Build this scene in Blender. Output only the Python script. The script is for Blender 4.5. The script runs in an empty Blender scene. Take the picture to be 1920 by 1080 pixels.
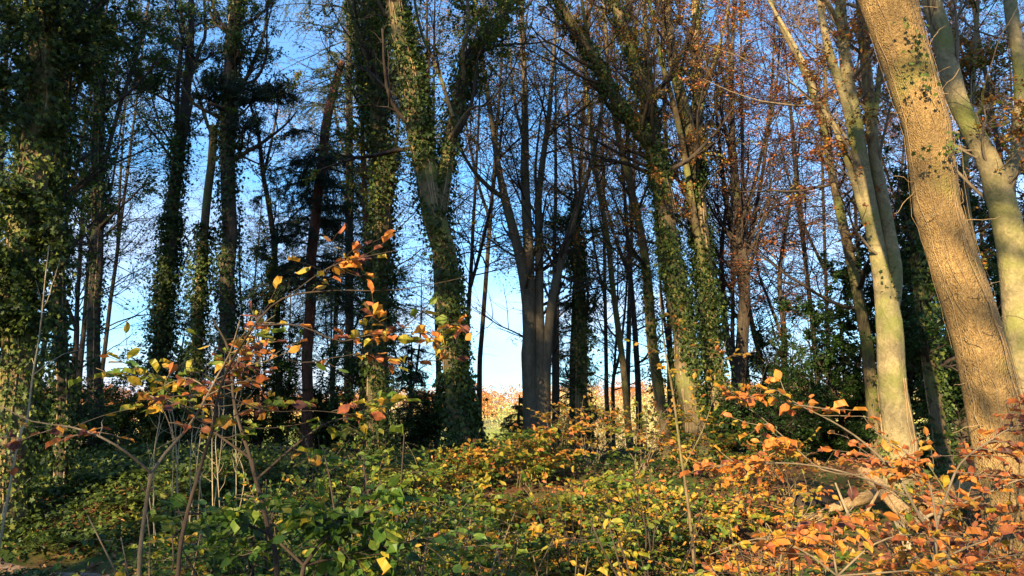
import bpy, math, random
import numpy as np
from mathutils import Vector

# ------------------------------------------------------------------ camera, sky, sun, exposure
C = bpy.context.scene.collection
scene = bpy.context.scene
CAM = np.array([0.0, 0.0, 1.6]); PITCH = math.radians(10.2); F = 1440.0
cam_d = bpy.data.cameras.new('camera'); cam = bpy.data.objects.new('camera', cam_d); C.objects.link(cam)
cam.location = CAM; cam.rotation_euler = (math.radians(90) + PITCH, 0, 0)
cam_d.sensor_width = 36; cam_d.lens = 27; cam_d.clip_start = .05; cam_d.clip_end = 3000
scene.camera = cam

SUN_EL, SUN_LEFT = math.radians(19), math.radians(26)
S = np.array([-math.sin(SUN_LEFT) * math.cos(SUN_EL), -math.cos(SUN_LEFT) * math.cos(SUN_EL), math.sin(SUN_EL)])
world = bpy.data.worlds.new('World'); scene.world = world; world.use_nodes = True
wn, wl = world.node_tree.nodes, world.node_tree.links
wn.clear()
sky = wn.new('ShaderNodeTexSky'); sky.sky_type = 'NISHITA'; sky.sun_disc = False
sky.sun_elevation = SUN_EL; sky.sun_rotation = math.atan2(S[0], S[1]); sky.ozone_density = 3.0; sky.air_density = 1.0; sky.dust_density = 0.3
bg = wn.new('ShaderNodeBackground'); bg.inputs['Strength'].default_value = .14
tc = wn.new('ShaderNodeTexCoord'); mp = wn.new('ShaderNodeMapping'); mp.inputs['Scale'].default_value = (1.2, 1.2, 5)
nz = wn.new('ShaderNodeTexNoise'); nz.inputs['Scale'].default_value = 2.2; nz.inputs['Detail'].default_value = 5; nz.inputs['Roughness'].default_value = .55
rp = wn.new('ShaderNodeValToRGB'); rp.color_ramp.elements[0].position = .33; rp.color_ramp.elements[1].position = .62
sx = wn.new('ShaderNodeSeparateXYZ'); mr = wn.new('ShaderNodeMapRange')
mr.inputs['From Min'].default_value = .02; mr.inputs['From Max'].default_value = .42; mr.inputs['To Min'].default_value = .95; mr.inputs['To Max'].default_value = .12
mu = wn.new('ShaderNodeMath'); mu.operation = 'MULTIPLY'
mx = wn.new('ShaderNodeMix'); mx.data_type = 'RGBA'; mx.inputs[7].default_value = (2.75, 2.8, 3.3, 1)
out = wn.new('ShaderNodeOutputWorld')
wl.new(tc.outputs['Generated'], mp.inputs['Vector']); wl.new(mp.outputs[0], nz.inputs['Vector']); wl.new(nz.outputs['Fac'], rp.inputs[0])
wl.new(tc.outputs['Generated'], sx.inputs[0]); wl.new(sx.outputs['Z'], mr.inputs['Value'])
wl.new(rp.outputs[0], mu.inputs[0]); wl.new(mr.outputs[0], mu.inputs[1]); wl.new(mu.outputs[0], mx.inputs[0])
tn_ = wn.new('ShaderNodeMix'); tn_.data_type = 'RGBA'; tn_.blend_type = 'MULTIPLY'; tn_.inputs[0].default_value = 1; tn_.inputs[7].default_value = (.50, .81, .98, 1)
me_ = wn.new('ShaderNodeMapRange'); me_.inputs['From Min'].default_value = 0; me_.inputs['From Max'].default_value = .38; me_.inputs['To Min'].default_value = .78; me_.inputs['To Max'].default_value = 1
wl.new(sx.outputs['Z'], me_.inputs['Value']); vs_ = wn.new('ShaderNodeVectorMath'); vs_.operation = 'SCALE'; wl.new(sky.outputs[0], vs_.inputs[0]); wl.new(me_.outputs[0], vs_.inputs['Scale'])
wl.new(vs_.outputs[0], tn_.inputs[6]); wl.new(tn_.outputs[2], mx.inputs[6]); wl.new(mx.outputs[2], bg.inputs['Color']); wl.new(bg.outputs[0], out.inputs['Surface'])

sd = bpy.data.lights.new('sun', 'SUN'); so = bpy.data.objects.new('sun', sd); C.objects.link(so)
sd.energy = 5.0; sd.angle = math.radians(.5); sd.color = (1.0, .77, .44)
so.rotation_euler = Vector(-S).to_track_quat('-Z', 'Y').to_euler(); so.location = (-20, -40, 30)
vs = scene.view_settings; vs.view_transform = 'Standard'; vs.look = 'None'; vs.gamma = 1; vs.use_curve_mapping = False; vs.exposure = 1.58
scene.cycles.max_bounces = 4; scene.cycles.diffuse_bounces = 2; scene.cycles.glossy_bounces = 2; scene.cycles.transmission_bounces = 3

# ------------------------------------------------------------------ small helpers
def P(px, py, Y):
    a, b = (px - 960) / F, (540 - py) / F
    d = np.array([a, math.cos(PITCH) - b * math.sin(PITCH), math.sin(PITCH) + b * math.cos(PITCH)])
    return CAM + d * (Y / d[1])

def sst(a, b, x):
    t = np.clip((np.asarray(x, float) - a) / (b - a), 0, 1); return t * t * (3 - 2 * t)

def H(x, y):
    x = np.asarray(x, float); y = np.asarray(y, float)
    z = .98 * sst(5.6, 10.5, y + .35 * np.sin(x * .5 + 1)) * (1 - .12 * sst(2, 9, x))
    n = .07 * np.sin(x * 1.3 + .7 * y) + .05 * np.sin(2.1 * y - 1.1 * x + 2) + .03 * np.sin(4.3 * x + 1) * np.sin(3.7 * y)
    n = n * sst(1.0, 4.0, np.hypot(x, y))
    far = -5.4 * sst(18, 70, y) + 13.2 * sst(130, 330, y + 12 * np.sin(x * .013 + .4)) + 1.6 * np.sin(x * .021) * sst(100, 250, y) - 9 * sst(420, 1200, y)
    return z + n + far

def unit(v):
    return v / np.maximum(np.linalg.norm(v, axis=-1, keepdims=True), 1e-9)

class MB:
    """collects vertices, faces and a tint per vertex, then links them as one mesh"""
    def __init__(s): s.v = []; s.t = []; s.f = []; s.n = 0
    def add(s, v, faces, tint=0., mat=0, smooth=True):
        v = np.asarray(v, float).reshape(-1, 3)
        if len(v) == 0: return
        s.v.append(v); s.t.append(np.broadcast_to(np.asarray(tint, float), (len(v),)))
        for f in (faces if isinstance(faces, list) else [faces]):
            s.f.append((np.asarray(f, int) + s.n, mat, smooth))
        s.n += len(v)
    def build(s, name, mats, root=None, loc=None):
        v = np.concatenate(s.v)
        base = np.array(root.location) if root is not None else (np.array(loc) if loc is not None else np.zeros(3))
        v = v - base
        me = bpy.data.meshes.new(name)
        me.vertices.add(len(v)); me.vertices.foreach_set('co', v.astype(np.float32).ravel())
        li = np.concatenate([f.ravel() for f, _, _ in s.f])
        k = np.concatenate([np.full(len(f), f.shape[1]) for f, _, _ in s.f])
        mi = np.concatenate([np.full(len(f), m) for f, m, _ in s.f]); sm = np.concatenate([np.full(len(f), q) for f, _, q in s.f])
        me.loops.add(len(li)); me.loops.foreach_set('vertex_index', li.astype(np.int32))
        me.polygons.add(len(k)); st = np.concatenate([[0], np.cumsum(k)[:-1]])
        me.polygons.foreach_set('loop_start', st.astype(np.int32))
        me.polygons.foreach_set('material_index', mi.astype(np.int32)); me.polygons.foreach_set('use_smooth', sm.astype(bool))
        me.update(calc_edges=True)
        at = me.attributes.new('tint', 'FLOAT', 'POINT'); at.data.foreach_set('value', np.concatenate(s.t).astype(np.float32))
        for m in (mats if isinstance(mats, (list, tuple)) else [mats]): me.materials.append(m)
        o = bpy.data.objects.new(name, me); C.objects.link(o)
        if root is not None: o.parent = root
        elif loc is not None: o.location = loc
        return o

def tag(o, label=None, cat=None, group=None, kind=None):
    if label: o['label'] = label
    if cat: o['category'] = cat
    if group: o['group'] = group
    if kind: o['kind'] = kind
    return o

def thing(name, label, cat, loc, group=None):
    o = bpy.data.objects.new(name, None); C.objects.link(o); o.location = tuple(float(c) for c in loc); o.empty_display_size = .3
    return tag(o, label, cat, group)

def copy_thing(root, loc, rz, sc, label=None, group=None):
    r = root.copy(); C.objects.link(r); r.location = tuple(float(c) for c in loc); r.rotation_euler = (0, 0, rz)
    r.scale = sc if isinstance(sc, tuple) else (sc, sc, sc)
    if label: r['label'] = label
    if group: r['group'] = group
    for ch in list(root.children):
        c = ch.copy(); C.objects.link(c); c.parent = r
    return r

# tubes for many polylines at once: pts (B,n,3), rad (B,n)
def tubes(mb, pts, rad, sides, mat=0, tint=0., bump=None):
    pts = np.asarray(pts, float)
    if pts.ndim == 2: pts = pts[None]; rad = np.asarray(rad)[None]
    Bn, n, _ = pts.shape
    if Bn == 0: return
    tan = np.gradient(pts, axis=1); tan = unit(tan)
    ref = np.where(np.abs(tan[:, :1, 2:3]) > .8, np.array([1., 0, 0]), np.array([0, 0, 1.]))
    ref = np.broadcast_to(ref, tan.shape)
    a = unit(np.cross(tan, ref)); b = np.cross(tan, a)
    th = np.linspace(0, 2 * math.pi, sides, endpoint=False)
    r = np.broadcast_to(rad[:, :, None], (Bn, n, sides))
    if bump is not None: r = r * bump
    v = pts[:, :, None] + r[..., None] * (np.cos(th)[None, None, :, None] * a[:, :, None] + np.sin(th)[None, None, :, None] * b[:, :, None])
    i = np.arange(n - 1)[:, None] * sides; j = np.arange(sides)[None]; j2 = (j + 1) % sides
    q = np.stack([i + j, i + j2, i + sides + j2, i + sides + j], -1).reshape(-1, 4)
    q = (q[None] + (np.arange(Bn) * n * sides)[:, None, None]).reshape(-1, 4)
    fl = [q]
    if sides > 4:
        fl.append((np.arange(sides)[None] + ((n - 1) * sides) + (np.arange(Bn) * n * sides)[:, None]))
    mb.add(v.reshape(-1, 3), fl, tint, mat)

def spline(ctrl, rad, step):
    """Catmull-Rom through the control points"""
    c = np.asarray(ctrl, float); r = np.asarray(rad, float)
    c = np.vstack([2 * c[0] - c[1], c, 2 * c[-1] - c[-2]]); r = np.concatenate([[r[0]], r, [r[-1]]])
    P_, R_ = [], []
    for k in range(1, len(c) - 2):
        m = max(2, int(np.linalg.norm(c[k + 1] - c[k]) / step)); t = np.linspace(0, 1, m, endpoint=False)[:, None]
        P_.append(.5 * (2 * c[k] + (c[k + 1] - c[k - 1]) * t + (2 * c[k - 1] - 5 * c[k] + 4 * c[k + 1] - c[k + 2]) * t ** 2 + (-c[k - 1] + 3 * c[k] - 3 * c[k + 1] + c[k + 2]) * t ** 3))
        R_.append(r[k] + (r[k + 1] - r[k]) * t[:, 0])
    P_.append(c[-2][None]); R_.append(r[-2:-1])
    return np.vstack(P_), np.concatenate(R_)

def grow(rng, start, d, length, n, wob, up):
    """bending shoots: start (B,3), d (B,3), length (B,) -> (B,n,3)"""
    d = unit(d); pts = [start]; st = (length / (n - 1))[:, None]
    for k in range(n - 1):
        d = unit(d + rng.normal(0, wob, d.shape) + np.array([0, 0, up])); pts.append(pts[-1] + d * st)
    return np.stack(pts, 1)

def children(rng, par, count, t0, t1, ang, flat=0.):
    """count starting points on the polylines par (B,n,3); returns start, dir, parent index, t"""
    Bn, n, _ = par.shape
    ip = rng.integers(0, Bn, count); t = rng.uniform(t0, t1, count) * (n - 1); i = np.minimum(t.astype(int), n - 2); f = (t - i)[:, None]
    a, b = par[ip, i], par[ip, i + 1]; tn = unit(b - a)
    pr = rng.normal(0, 1, (count, 3)); pr[:, 2] *= (1 - flat); pr = unit(pr - (pr * tn).sum(1, keepdims=True) * tn)
    an = np.radians(rng.normal(ang, 10, count))[:, None]
    return a + (b - a) * f, tn * np.cos(an) + pr * np.sin(an), ip, t / (n - 1)

LEAF4 = (np.array([[0, 0, 0], [.5, .45, .12], [0, 1, 0], [-.5, .45, .12]]), [np.array([[0, 1, 2, 3]])])
_o = [(0, 0), (.26, .18), (.46, .42), (.40, .68), (.2, .88), (0, 1.05)]
_v = [[0, 0, 0]]
for u, w in _o[1:-1]: _v += [[u, w, .13 + .03 * math.sin(9 * w)], [0, w, 0.0], [-u, w, .13 + .03 * math.cos(7 * w)]]
_v += [[0, 1.05, -.06]]
_f4 = []; _f3 = [[0, 1, 2], [0, 2, 3]]
for k in range(3):
    a = 1 + 3 * k; _f4 += [[a, a + 3, a + 4, a + 1], [a + 1, a + 4, a + 5, a + 2]]
_f3 += [[10, 13, 11], [11, 13, 12]]
LEAFN = (np.array(_v, float), [np.array(_f4), np.array(_f3)])
# five-lobed ivy leaf as a fan
IVY = (np.array([[0, .30, .0], [0, 0, .0], [.42, -.08, .08], [.28, .28, .06], [.62, .52, .12], [.24, .62, .03], [0, 1, -.06], [-.24, .62, .03], [-.62, .52, .12], [-.28, .28, .06], [-.42, -.08, .08]]),
       [np.array([[0, 1, 2, 3], [0, 3, 4, 5], [0, 5, 6, 7], [0, 7, 8, 9]]), np.array([[0, 9, 10], [0, 10, 1]])])

def leaves(mb, rng, c, d, nrm, size, tint, mat=1, shape=LEAF4, ratio=.62, cup=1.):
    """c base points, d along-leaf direction, nrm face normal"""
    T, fs = shape; n = len(c)
    if n == 0: return
    d = unit(d); x = unit(np.cross(d, nrm)); z = np.cross(x, d)
    size = np.broadcast_to(size, (n,))[:, None, None]; cu = rng.normal(cup, .9, (n, 1, 1))
    v = c[:, None] + size * (T[None, :, :1] * (ratio * x)[:, None] + T[None, :, 1:2] * d[:, None] + T[None, :, 2:3] * cu * z[:, None])
    tint = np.broadcast_to(tint, (n,))[:, None] + np.zeros((1, len(T)))
    off = (np.arange(n) * len(T))[:, None, None]
    mb.add(v.reshape(-1, 3), [(f[None] + off).reshape(-1, f.shape[1]) for f in fs], tint.ravel(), mat, False)

# ------------------------------------------------------------------ materials
def newmat(name):
    m = bpy.data.materials.new(name); m.use_nodes = True; nt = m.node_tree; return m, nt.nodes, nt.links, nt.nodes['Principled BSDF']

def ramp(nodes, stops, interp='LINEAR'):
    r = nodes.new('ShaderNodeValToRGB'); r.color_ramp.interpolation = interp; e = r.color_ramp.elements
    while len(e) > 1: e.remove(e[-1])
    e[0].position = stops[0][0]; e[0].color = (*stops[0][1], 1)
    for p, c in stops[1:]:
        k = e.new(p); k.color = (*c, 1)
    return r

def leaf_mat(name, stops, rough=.5, trans=.35, spots=.10, spec=.4):
    m, N, L, bs = newmat(name)
    a = N.new('ShaderNodeAttribute'); a.attribute_name = 'tint'
    t = N.new('ShaderNodeTexCoord'); z = N.new('ShaderNodeTexNoise'); z.inputs['Scale'].default_value = 22; z.inputs['Detail'].default_value = 3
    L.new(t.outputs['Object'], z.inputs['Vector'])
    s = N.new('ShaderNodeMath'); s.operation = 'MULTIPLY_ADD'; s.inputs[1].default_value = spots * 4; s.inputs[2].default_value = -spots * 2
    L.new(z.outputs['Fac'], s.inputs[0]); ad = N.new('ShaderNodeMath'); ad.operation = 'ADD'; L.new(s.outputs[0], ad.inputs[0]); L.new(a.outputs['Fac'], ad.inputs[1])
    r = ramp(N, stops); L.new(ad.outputs[0], r.inputs[0]); L.new(r.outputs[0], bs.inputs['Base Color'])
    bs.inputs['Roughness'].default_value = rough; bs.inputs['Specular IOR Level'].default_value = spec
    tr = N.new('ShaderNodeBsdfTranslucent'); L.new(r.outputs[0], tr.inputs['Color']); mx = N.new('ShaderNodeMixShader'); mx.inputs[0].default_value = trans
    L.new(bs.outputs[0], mx.inputs[1]); L.new(tr.outputs[0], mx.inputs[2]); L.new(mx.outputs[0], N['Material Output'].inputs['Surface'])
    return m

M = {}
AUT = [(0, (.02, .05, .012)), (.22, (.065, .14, .02)), (.38, (.15, .20, .025)), (.5, (.34, .29, .03)), (.62, (.50, .28, .035)), (.75, (.56, .20, .04)), (.88, (.40, .12, .045)), (1, (.13, .05, .04))]
M['leaf'] = leaf_mat('autumn_leaf', AUT, .5, .35)
M['litter'] = leaf_mat('dead_leaf', [(0, (.10, .05, .025)), (.5, (.20, .09, .04)), (.8, (.32, .15, .06)), (1, (.42, .26, .09))], .7, .1)
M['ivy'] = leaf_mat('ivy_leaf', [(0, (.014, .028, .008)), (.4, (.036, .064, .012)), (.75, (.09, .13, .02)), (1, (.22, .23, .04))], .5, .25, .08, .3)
M['needle'] = leaf_mat('needle', [(0, (.010, .028, .014)), (.5, (.03, .062, .026)), (1, (.12, .14, .035))], .55, .15, .05)
M['far'] = leaf_mat('far_leaf', [(0, (.20, .28, .06)), (.2, (.34, .38, .09)), (.45, (.56, .46, .23)), (.6, (.46, .26, .09)), (.8, (.42, .15, .03)), (1, (.28, .10, .03))], .8, .2, .04)

def bark(name, dark, light, moss, moss_amt, ridge, bump, sc=(6, 6, 1.2), wave=0.):
    m, N, L, bs = newmat(name)
    t = N.new('ShaderNodeTexCoord'); mp = N.new('ShaderNodeMapping'); mp.inputs['Scale'].default_value = sc; L.new(t.outputs['Object'], mp.inputs[0])
    n1 = N.new('ShaderNodeTexNoise'); n1.inputs['Scale'].default_value = ridge; n1.inputs['Detail'].default_value = 8; n1.inputs['Roughness'].default_value = .65; n1.inputs['Distortion'].default_value = .6
    L.new(mp.outputs[0], n1.inputs['Vector'])
    vo = N.new('ShaderNodeTexVoronoi'); vo.feature = 'DISTANCE_TO_EDGE'; vo.inputs['Scale'].default_value = ridge * 1.6; L.new(mp.outputs[0], vo.inputs['Vector'])
    r = ramp(N, [(.28, dark), (.68, light)]); L.new(n1.outputs['Fac'], r.inputs[0])
    n2 = N.new('ShaderNodeTexNoise'); n2.inputs['Scale'].default_value = 1.7; n2.inputs['Detail'].default_value = 6; L.new(t.outputs['Object'], n2.inputs['Vector'])
    r2 = ramp(N, [(.62 - moss_amt, (0, 0, 0)), (.80 - moss_amt, (1, 1, 1))]); L.new(n2.outputs['Fac'], r2.inputs[0])
    mx = N.new('ShaderNodeMix'); mx.data_type = 'RGBA'; mx.inputs[7].default_value = (*moss, 1); L.new(r2.outputs[0], mx.inputs[0]); L.new(r.outputs[0], mx.inputs[6])
    n3 = N.new('ShaderNodeTexNoise'); n3.inputs['Scale'].default_value = 30; n3.inputs['Detail'].default_value = 4; L.new(t.outputs['Object'], n3.inputs['Vector'])
    m3 = N.new('ShaderNodeMapRange'); m3.inputs['To Min'].default_value = .72; m3.inputs['To Max'].default_value = 1.25; L.new(n3.outputs['Fac'], m3.inputs['Value'])
    vm = N.new('ShaderNodeVectorMath'); vm.operation = 'SCALE'; L.new(mx.outputs[2], vm.inputs[0]); L.new(m3.outputs[0], vm.inputs['Scale'])
    L.new(vm.outputs[0], bs.inputs['Base Color']); bs.inputs['Roughness'].default_value = .85; bs.inputs['Specular IOR Level'].default_value = .2
    b1 = N.new('ShaderNodeBump'); b1.inputs['Strength'].default_value = bump; b1.inputs['Distance'].default_value = .03
    ad = N.new('ShaderNodeMath'); ad.operation = 'MULTIPLY_ADD'; ad.inputs[1].default_value = wave; L.new(vo.outputs['Distance'], ad.inputs[0]); L.new(n1.outputs['Fac'], ad.inputs[2])
    L.new(ad.outputs[0], b1.inputs['Height']); L.new(b1.outputs[0], bs.inputs['Normal'])
    return m
M['oak'] = bark('ridged_brown_bark', (.19, .118, .048), (.43, .285, .12), (.22, .20, .06), .05, 8.5, .85, (5, 5, 2.8), 1.2)
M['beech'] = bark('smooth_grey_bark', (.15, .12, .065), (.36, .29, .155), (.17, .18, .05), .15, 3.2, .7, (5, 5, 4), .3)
M['shade'] = bark('shaded_beech_bark', (.055, .045, .032), (.135, .11, .075), (.10, .11, .04), .04, 2.4, .6, (5, 5, 2.0), .2)  # beech bark copy with the wood's shade put into its colour
M['brown'] = bark('mossy_brown_bark', (.07, .05, .03), (.23, .17, .09), (.14, .16, .04), .14, 4, .9, (6, 6, 1.3), .7)
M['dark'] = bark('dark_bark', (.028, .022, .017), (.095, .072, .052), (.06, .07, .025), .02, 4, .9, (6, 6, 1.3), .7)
M['red'] = bark('reddish_pine_bark', (.05, .022, .016), (.20, .09, .06), (.06, .06, .03), -.02, 4, .9, (6, 6, 1.3), .9)
M['twig'] = bark('twig_bark', (.02, .015, .012), (.075, .055, .042), (.05, .055, .02), 0., 4, .3)
M['young'] = bark('young_grey_stem', (.10, .075, .05), (.24, .19, .13), (.15, .15, .06), 0., 4, .3)
M['pale'] = bark('pale_dead_stem', (.17, .13, .08), (.40, .33, .21), (.3, .28, .12), -.1, 4, .4)
M['vine'] = bark('dry_vine', (.20, .13, .07), (.42, .30, .16), (.3, .25, .1), -.1, 6, .4)
M['wood'] = bark('split_wood', (.26, .155, .07), (.50, .35, .18), (.4, .3, .12), -.1, 5, .9, (2.0, 9, 9), .4)

def ground_mat():
    m, N, L, bs = newmat('leafy_soil')
    t = N.new('ShaderNodeTexCoord'); n1 = N.new('ShaderNodeTexNoise'); n1.inputs['Scale'].default_value = 9; n1.inputs['Detail'].default_value = 8; L.new(t.outputs['Object'], n1.inputs[0])
    r = ramp(N, [(.3, (.045, .028, .016)), (.5, (.11, .06, .03)), (.7, (.20, .11, .05))]); L.new(n1.outputs['Fac'], r.inputs[0])
    n2 = N.new('ShaderNodeTexNoise'); n2.inputs['Scale'].default_value = .8; n2.inputs['Detail'].default_value = 4; L.new(t.outputs['Object'], n2.inputs[0])
    r2 = ramp(N, [(.46, (0, 0, 0)), (.6, (1, 1, 1))]); L.new(n2.outputs['Fac'], r2.inputs[0])
    mx = N.new('ShaderNodeMix'); mx.data_type = 'RGBA'; mx.inputs[7].default_value = (.05, .08, .02, 1); L.new(r2.outputs[0], mx.inputs[0]); L.new(r.outputs[0], mx.inputs[6])
    # open fields beyond the wood (a material difference of the land itself)
    sp = N.new('ShaderNodeSeparateXYZ'); L.new(t.outputs['Object'], sp.inputs[0]); mr = N.new('ShaderNodeMapRange'); mr.inputs['From Min'].default_value = 32; mr.inputs['From Max'].default_value = 48; L.new(sp.outputs['Y'], mr.inputs['Value'])
    r3 = ramp(N, [(.35, (.20, .22, .06)), (.65, (.42, .36, .16))]); L.new(n2.outputs['Fac'], r3.inputs[0])
    m2 = N.new('ShaderNodeMix'); m2.data_type = 'RGBA'; L.new(mr.outputs[0], m2.inputs[0]); L.new(mx.outputs[2], m2.inputs[6]); L.new(r3.outputs[0], m2.inputs[7])
    L.new(m2.outputs[2], bs.inputs['Base Color']); bs.inputs['Roughness'].default_value = .95; bs.inputs['Specular IOR Level'].default_value = .1
    b = N.new('ShaderNodeBump'); b.inputs['Strength'].default_value = .8; b.inputs['Distance'].default_value = .04; L.new(n1.outputs['Fac'], b.inputs['Height']); L.new(b.outputs[0], bs.inputs['Normal'])
    return m
M['ground'] = ground_mat()
m, N, L, bs = newmat('trodden_path')
n1 = N.new('ShaderNodeTexNoise'); n1.inputs['Scale'].default_value = 14; n1.inputs['Detail'].default_value = 8; t = N.new('ShaderNodeTexCoord'); L.new(t.outputs['Object'], n1.inputs[0])
r = ramp(N, [(.3, (.09, .06, .04)), (.7, (.24, .17, .115))]); L.new(n1.outputs['Fac'], r.inputs[0]); L.new(r.outputs[0], bs.inputs['Base Color']); bs.inputs['Roughness'].default_value = .95
b = N.new('ShaderNodeBump'); b.inputs['Distance'].default_value = .02; L.new(n1.outputs['Fac'], b.inputs['Height']); L.new(b.outputs[0], bs.inputs['Normal'])
M['path'] = m

# ------------------------------------------------------------------ ground, far wood
def sheet(name, xs, ys, mat, lift=0.):
    X, Y = np.meshgrid(xs, ys); v = np.stack([X, Y, H(X, Y) + lift], -1).reshape(-1, 3)
    nx, ny = len(xs), len(ys); i = np.arange(ny - 1)[:, None] * nx + np.arange(nx - 1)[None]
    mb = MB(); mb.add(v, np.stack([i, i + 1, i + nx + 1, i + nx], -1).reshape(-1, 4)); return mb.build(name, mat)
gx = np.sort(np.concatenate([np.linspace(-14, 14, 113), np.sign(np.linspace(-1, 1, 80)) * (14.3 + 1500 * np.abs(np.linspace(-1, 1, 80)) ** 2.6)]))
gy = np.concatenate([np.linspace(-400, -6, 24), np.linspace(-5.5, 26, 127), 26 + 1900 * np.linspace(.02, 1, 90) ** 2.2])
tag(sheet('ground', gx, gy, M['ground']), kind='structure')
# a trodden path crossing at the lower left
rng = np.random.default_rng(5)
c, _r = spline([(-11, 6.9, 0), (-6.5, 7.5, 0), (-4.6, 7.4, 0), (-2.4, 6.2, 0), (1, 5.0, 0), (6, 4.2, 0)], [1] * 6, .25)
w = np.linspace(-.36, .36, 7); tn = unit(np.gradient(c, axis=0)); sd_ = np.stack([-tn[:, 1], tn[:, 0], tn[:, 2] * 0], 1)
edge = 1 + .12 * np.sin(np.arange(len(c)) * .9)[:, None, None]
v = c[:, None] + sd_[:, None] * w[None, :, None] * edge; v[..., 2] = H(v[..., 0], v[..., 1]) + .012
i = np.arange(len(c) - 1)[:, None] * 7 + np.arange(6)[None]
mb = MB(); mb.add(v.reshape(-1, 3), np.stack([i, i + 1, i + 8, i + 7], -1).reshape(-1, 4)); tag(mb.build('path', M['path']), kind='structure')

def far_wood():
    rng = np.random.default_rng(11); mb = MB(); n = 900
    y = rng.uniform(190, 420, n); x = rng.uniform(-.62, .62, n) * y
    h = rng.uniform(6, 11, n); hue = np.clip(.22 + .6 * sst(180, 250, y) + rng.normal(0, .10, n), 0, 1)
    k = 280
    th = rng.uniform(0, 6.283, (n, k)); u = rng.uniform(.0, 1, (n, k)); rr = np.sin(np.pi * (u * .85 + .12)) ** .7 * (rng.uniform(.55, 1, (n, k)))
    R = h * .42
    c = np.stack([x[:, None] + R[:, None] * rr * np.cos(th), y[:, None] + R[:, None] * rr * np.sin(th), H(x, y)[:, None] + h[:, None] * (.1 + .9 * u)], -1).reshape(-1, 3)
    nr = unit(np.stack([np.cos(th), np.sin(th), u * 1.5 - .2], -1)).reshape(-1, 3) + rng.normal(0, .18, (n * k, 3))
    d = rng.normal(0, 1, (n * k, 3)); d[:, 2] = np.abs(d[:, 2])
    leaves(mb, rng, c, d, nr, rng.uniform(.28, .6, n * k), np.repeat(hue, k) + rng.normal(0, .02, n * k), 0, LEAF4, .9)
    tag(mb.build('distant_wood', M['far']), 'golden and russet woodland covering the far sunlit hillside', 'woodland', kind='stuff')
far_wood()

# ------------------------------------------------------------------ trees
WS = .72
def stem_world(px, Y, to_ground=True, Y1=None):
    """pixel control points (x, y, width) to a 3-D stem"""
    n = len(px); pts = []; rad = []
    for k, (x, y, w) in enumerate(px):
        yy = Y if Y1 is None else Y + (Y1 - Y) * k / (n - 1)
        p = P(x, y, yy); pts.append(p); rad.append(w * WS * .5 / F * (p[1] * math.cos(PITCH) + (p[2] - 1.6) * math.sin(PITCH)))
    if to_ground:
        g = float(H(pts[0][0], pts[0][1])); pts[0][2] = g + .35 if pts[1][2] > g + .7 else pts[0][2]
        pts.insert(0, np.array([pts[0][0] + (pts[0][0] - pts[1][0]) * .1, pts[0][1], g - .15])); rad.insert(0, rad[0] * 1.35)
    return np.array(pts), np.array(rad)

def trunk_mesh(mb, rng, p, r, step=.10, sides=20, rough=.05, flute=0., mat=0):
    q, rr = spline(p, r, step); n = len(q)
    L_ = np.concatenate([[0], np.cumsum(np.linalg.norm(np.diff(q, axis=0), axis=1))])
    q = q + np.stack([np.interp(L_, np.arange(0, L_[-1] + 1, .7), rng.normal(0, .22, len(np.arange(0, L_[-1] + 1, .7)))) * rr for _ in range(3)], 1) * np.array([1, 1, 0]) * .6
    th = np.linspace(0, 2 * math.pi, sides, endpoint=False)
    b = np.ones((n, sides))
    for k in range(7):
        f = rng.integers(1, 7); b += rough * .5 * np.sin(f * th[None] + rng.uniform(0, 6.28) + L_[:, None] * rng.uniform(-1.8, 1.8)) / (1 + .15 * f)
    b += rng.normal(0, rough * .18, (n, sides))
    b += flute * np.exp(-L_ / .6)[:, None] * np.maximum(0, np.sin(5 * th + 1))[None]
    tubes(mb, q, rr, sides, mat, 0., b[None]); return q, rr

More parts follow.
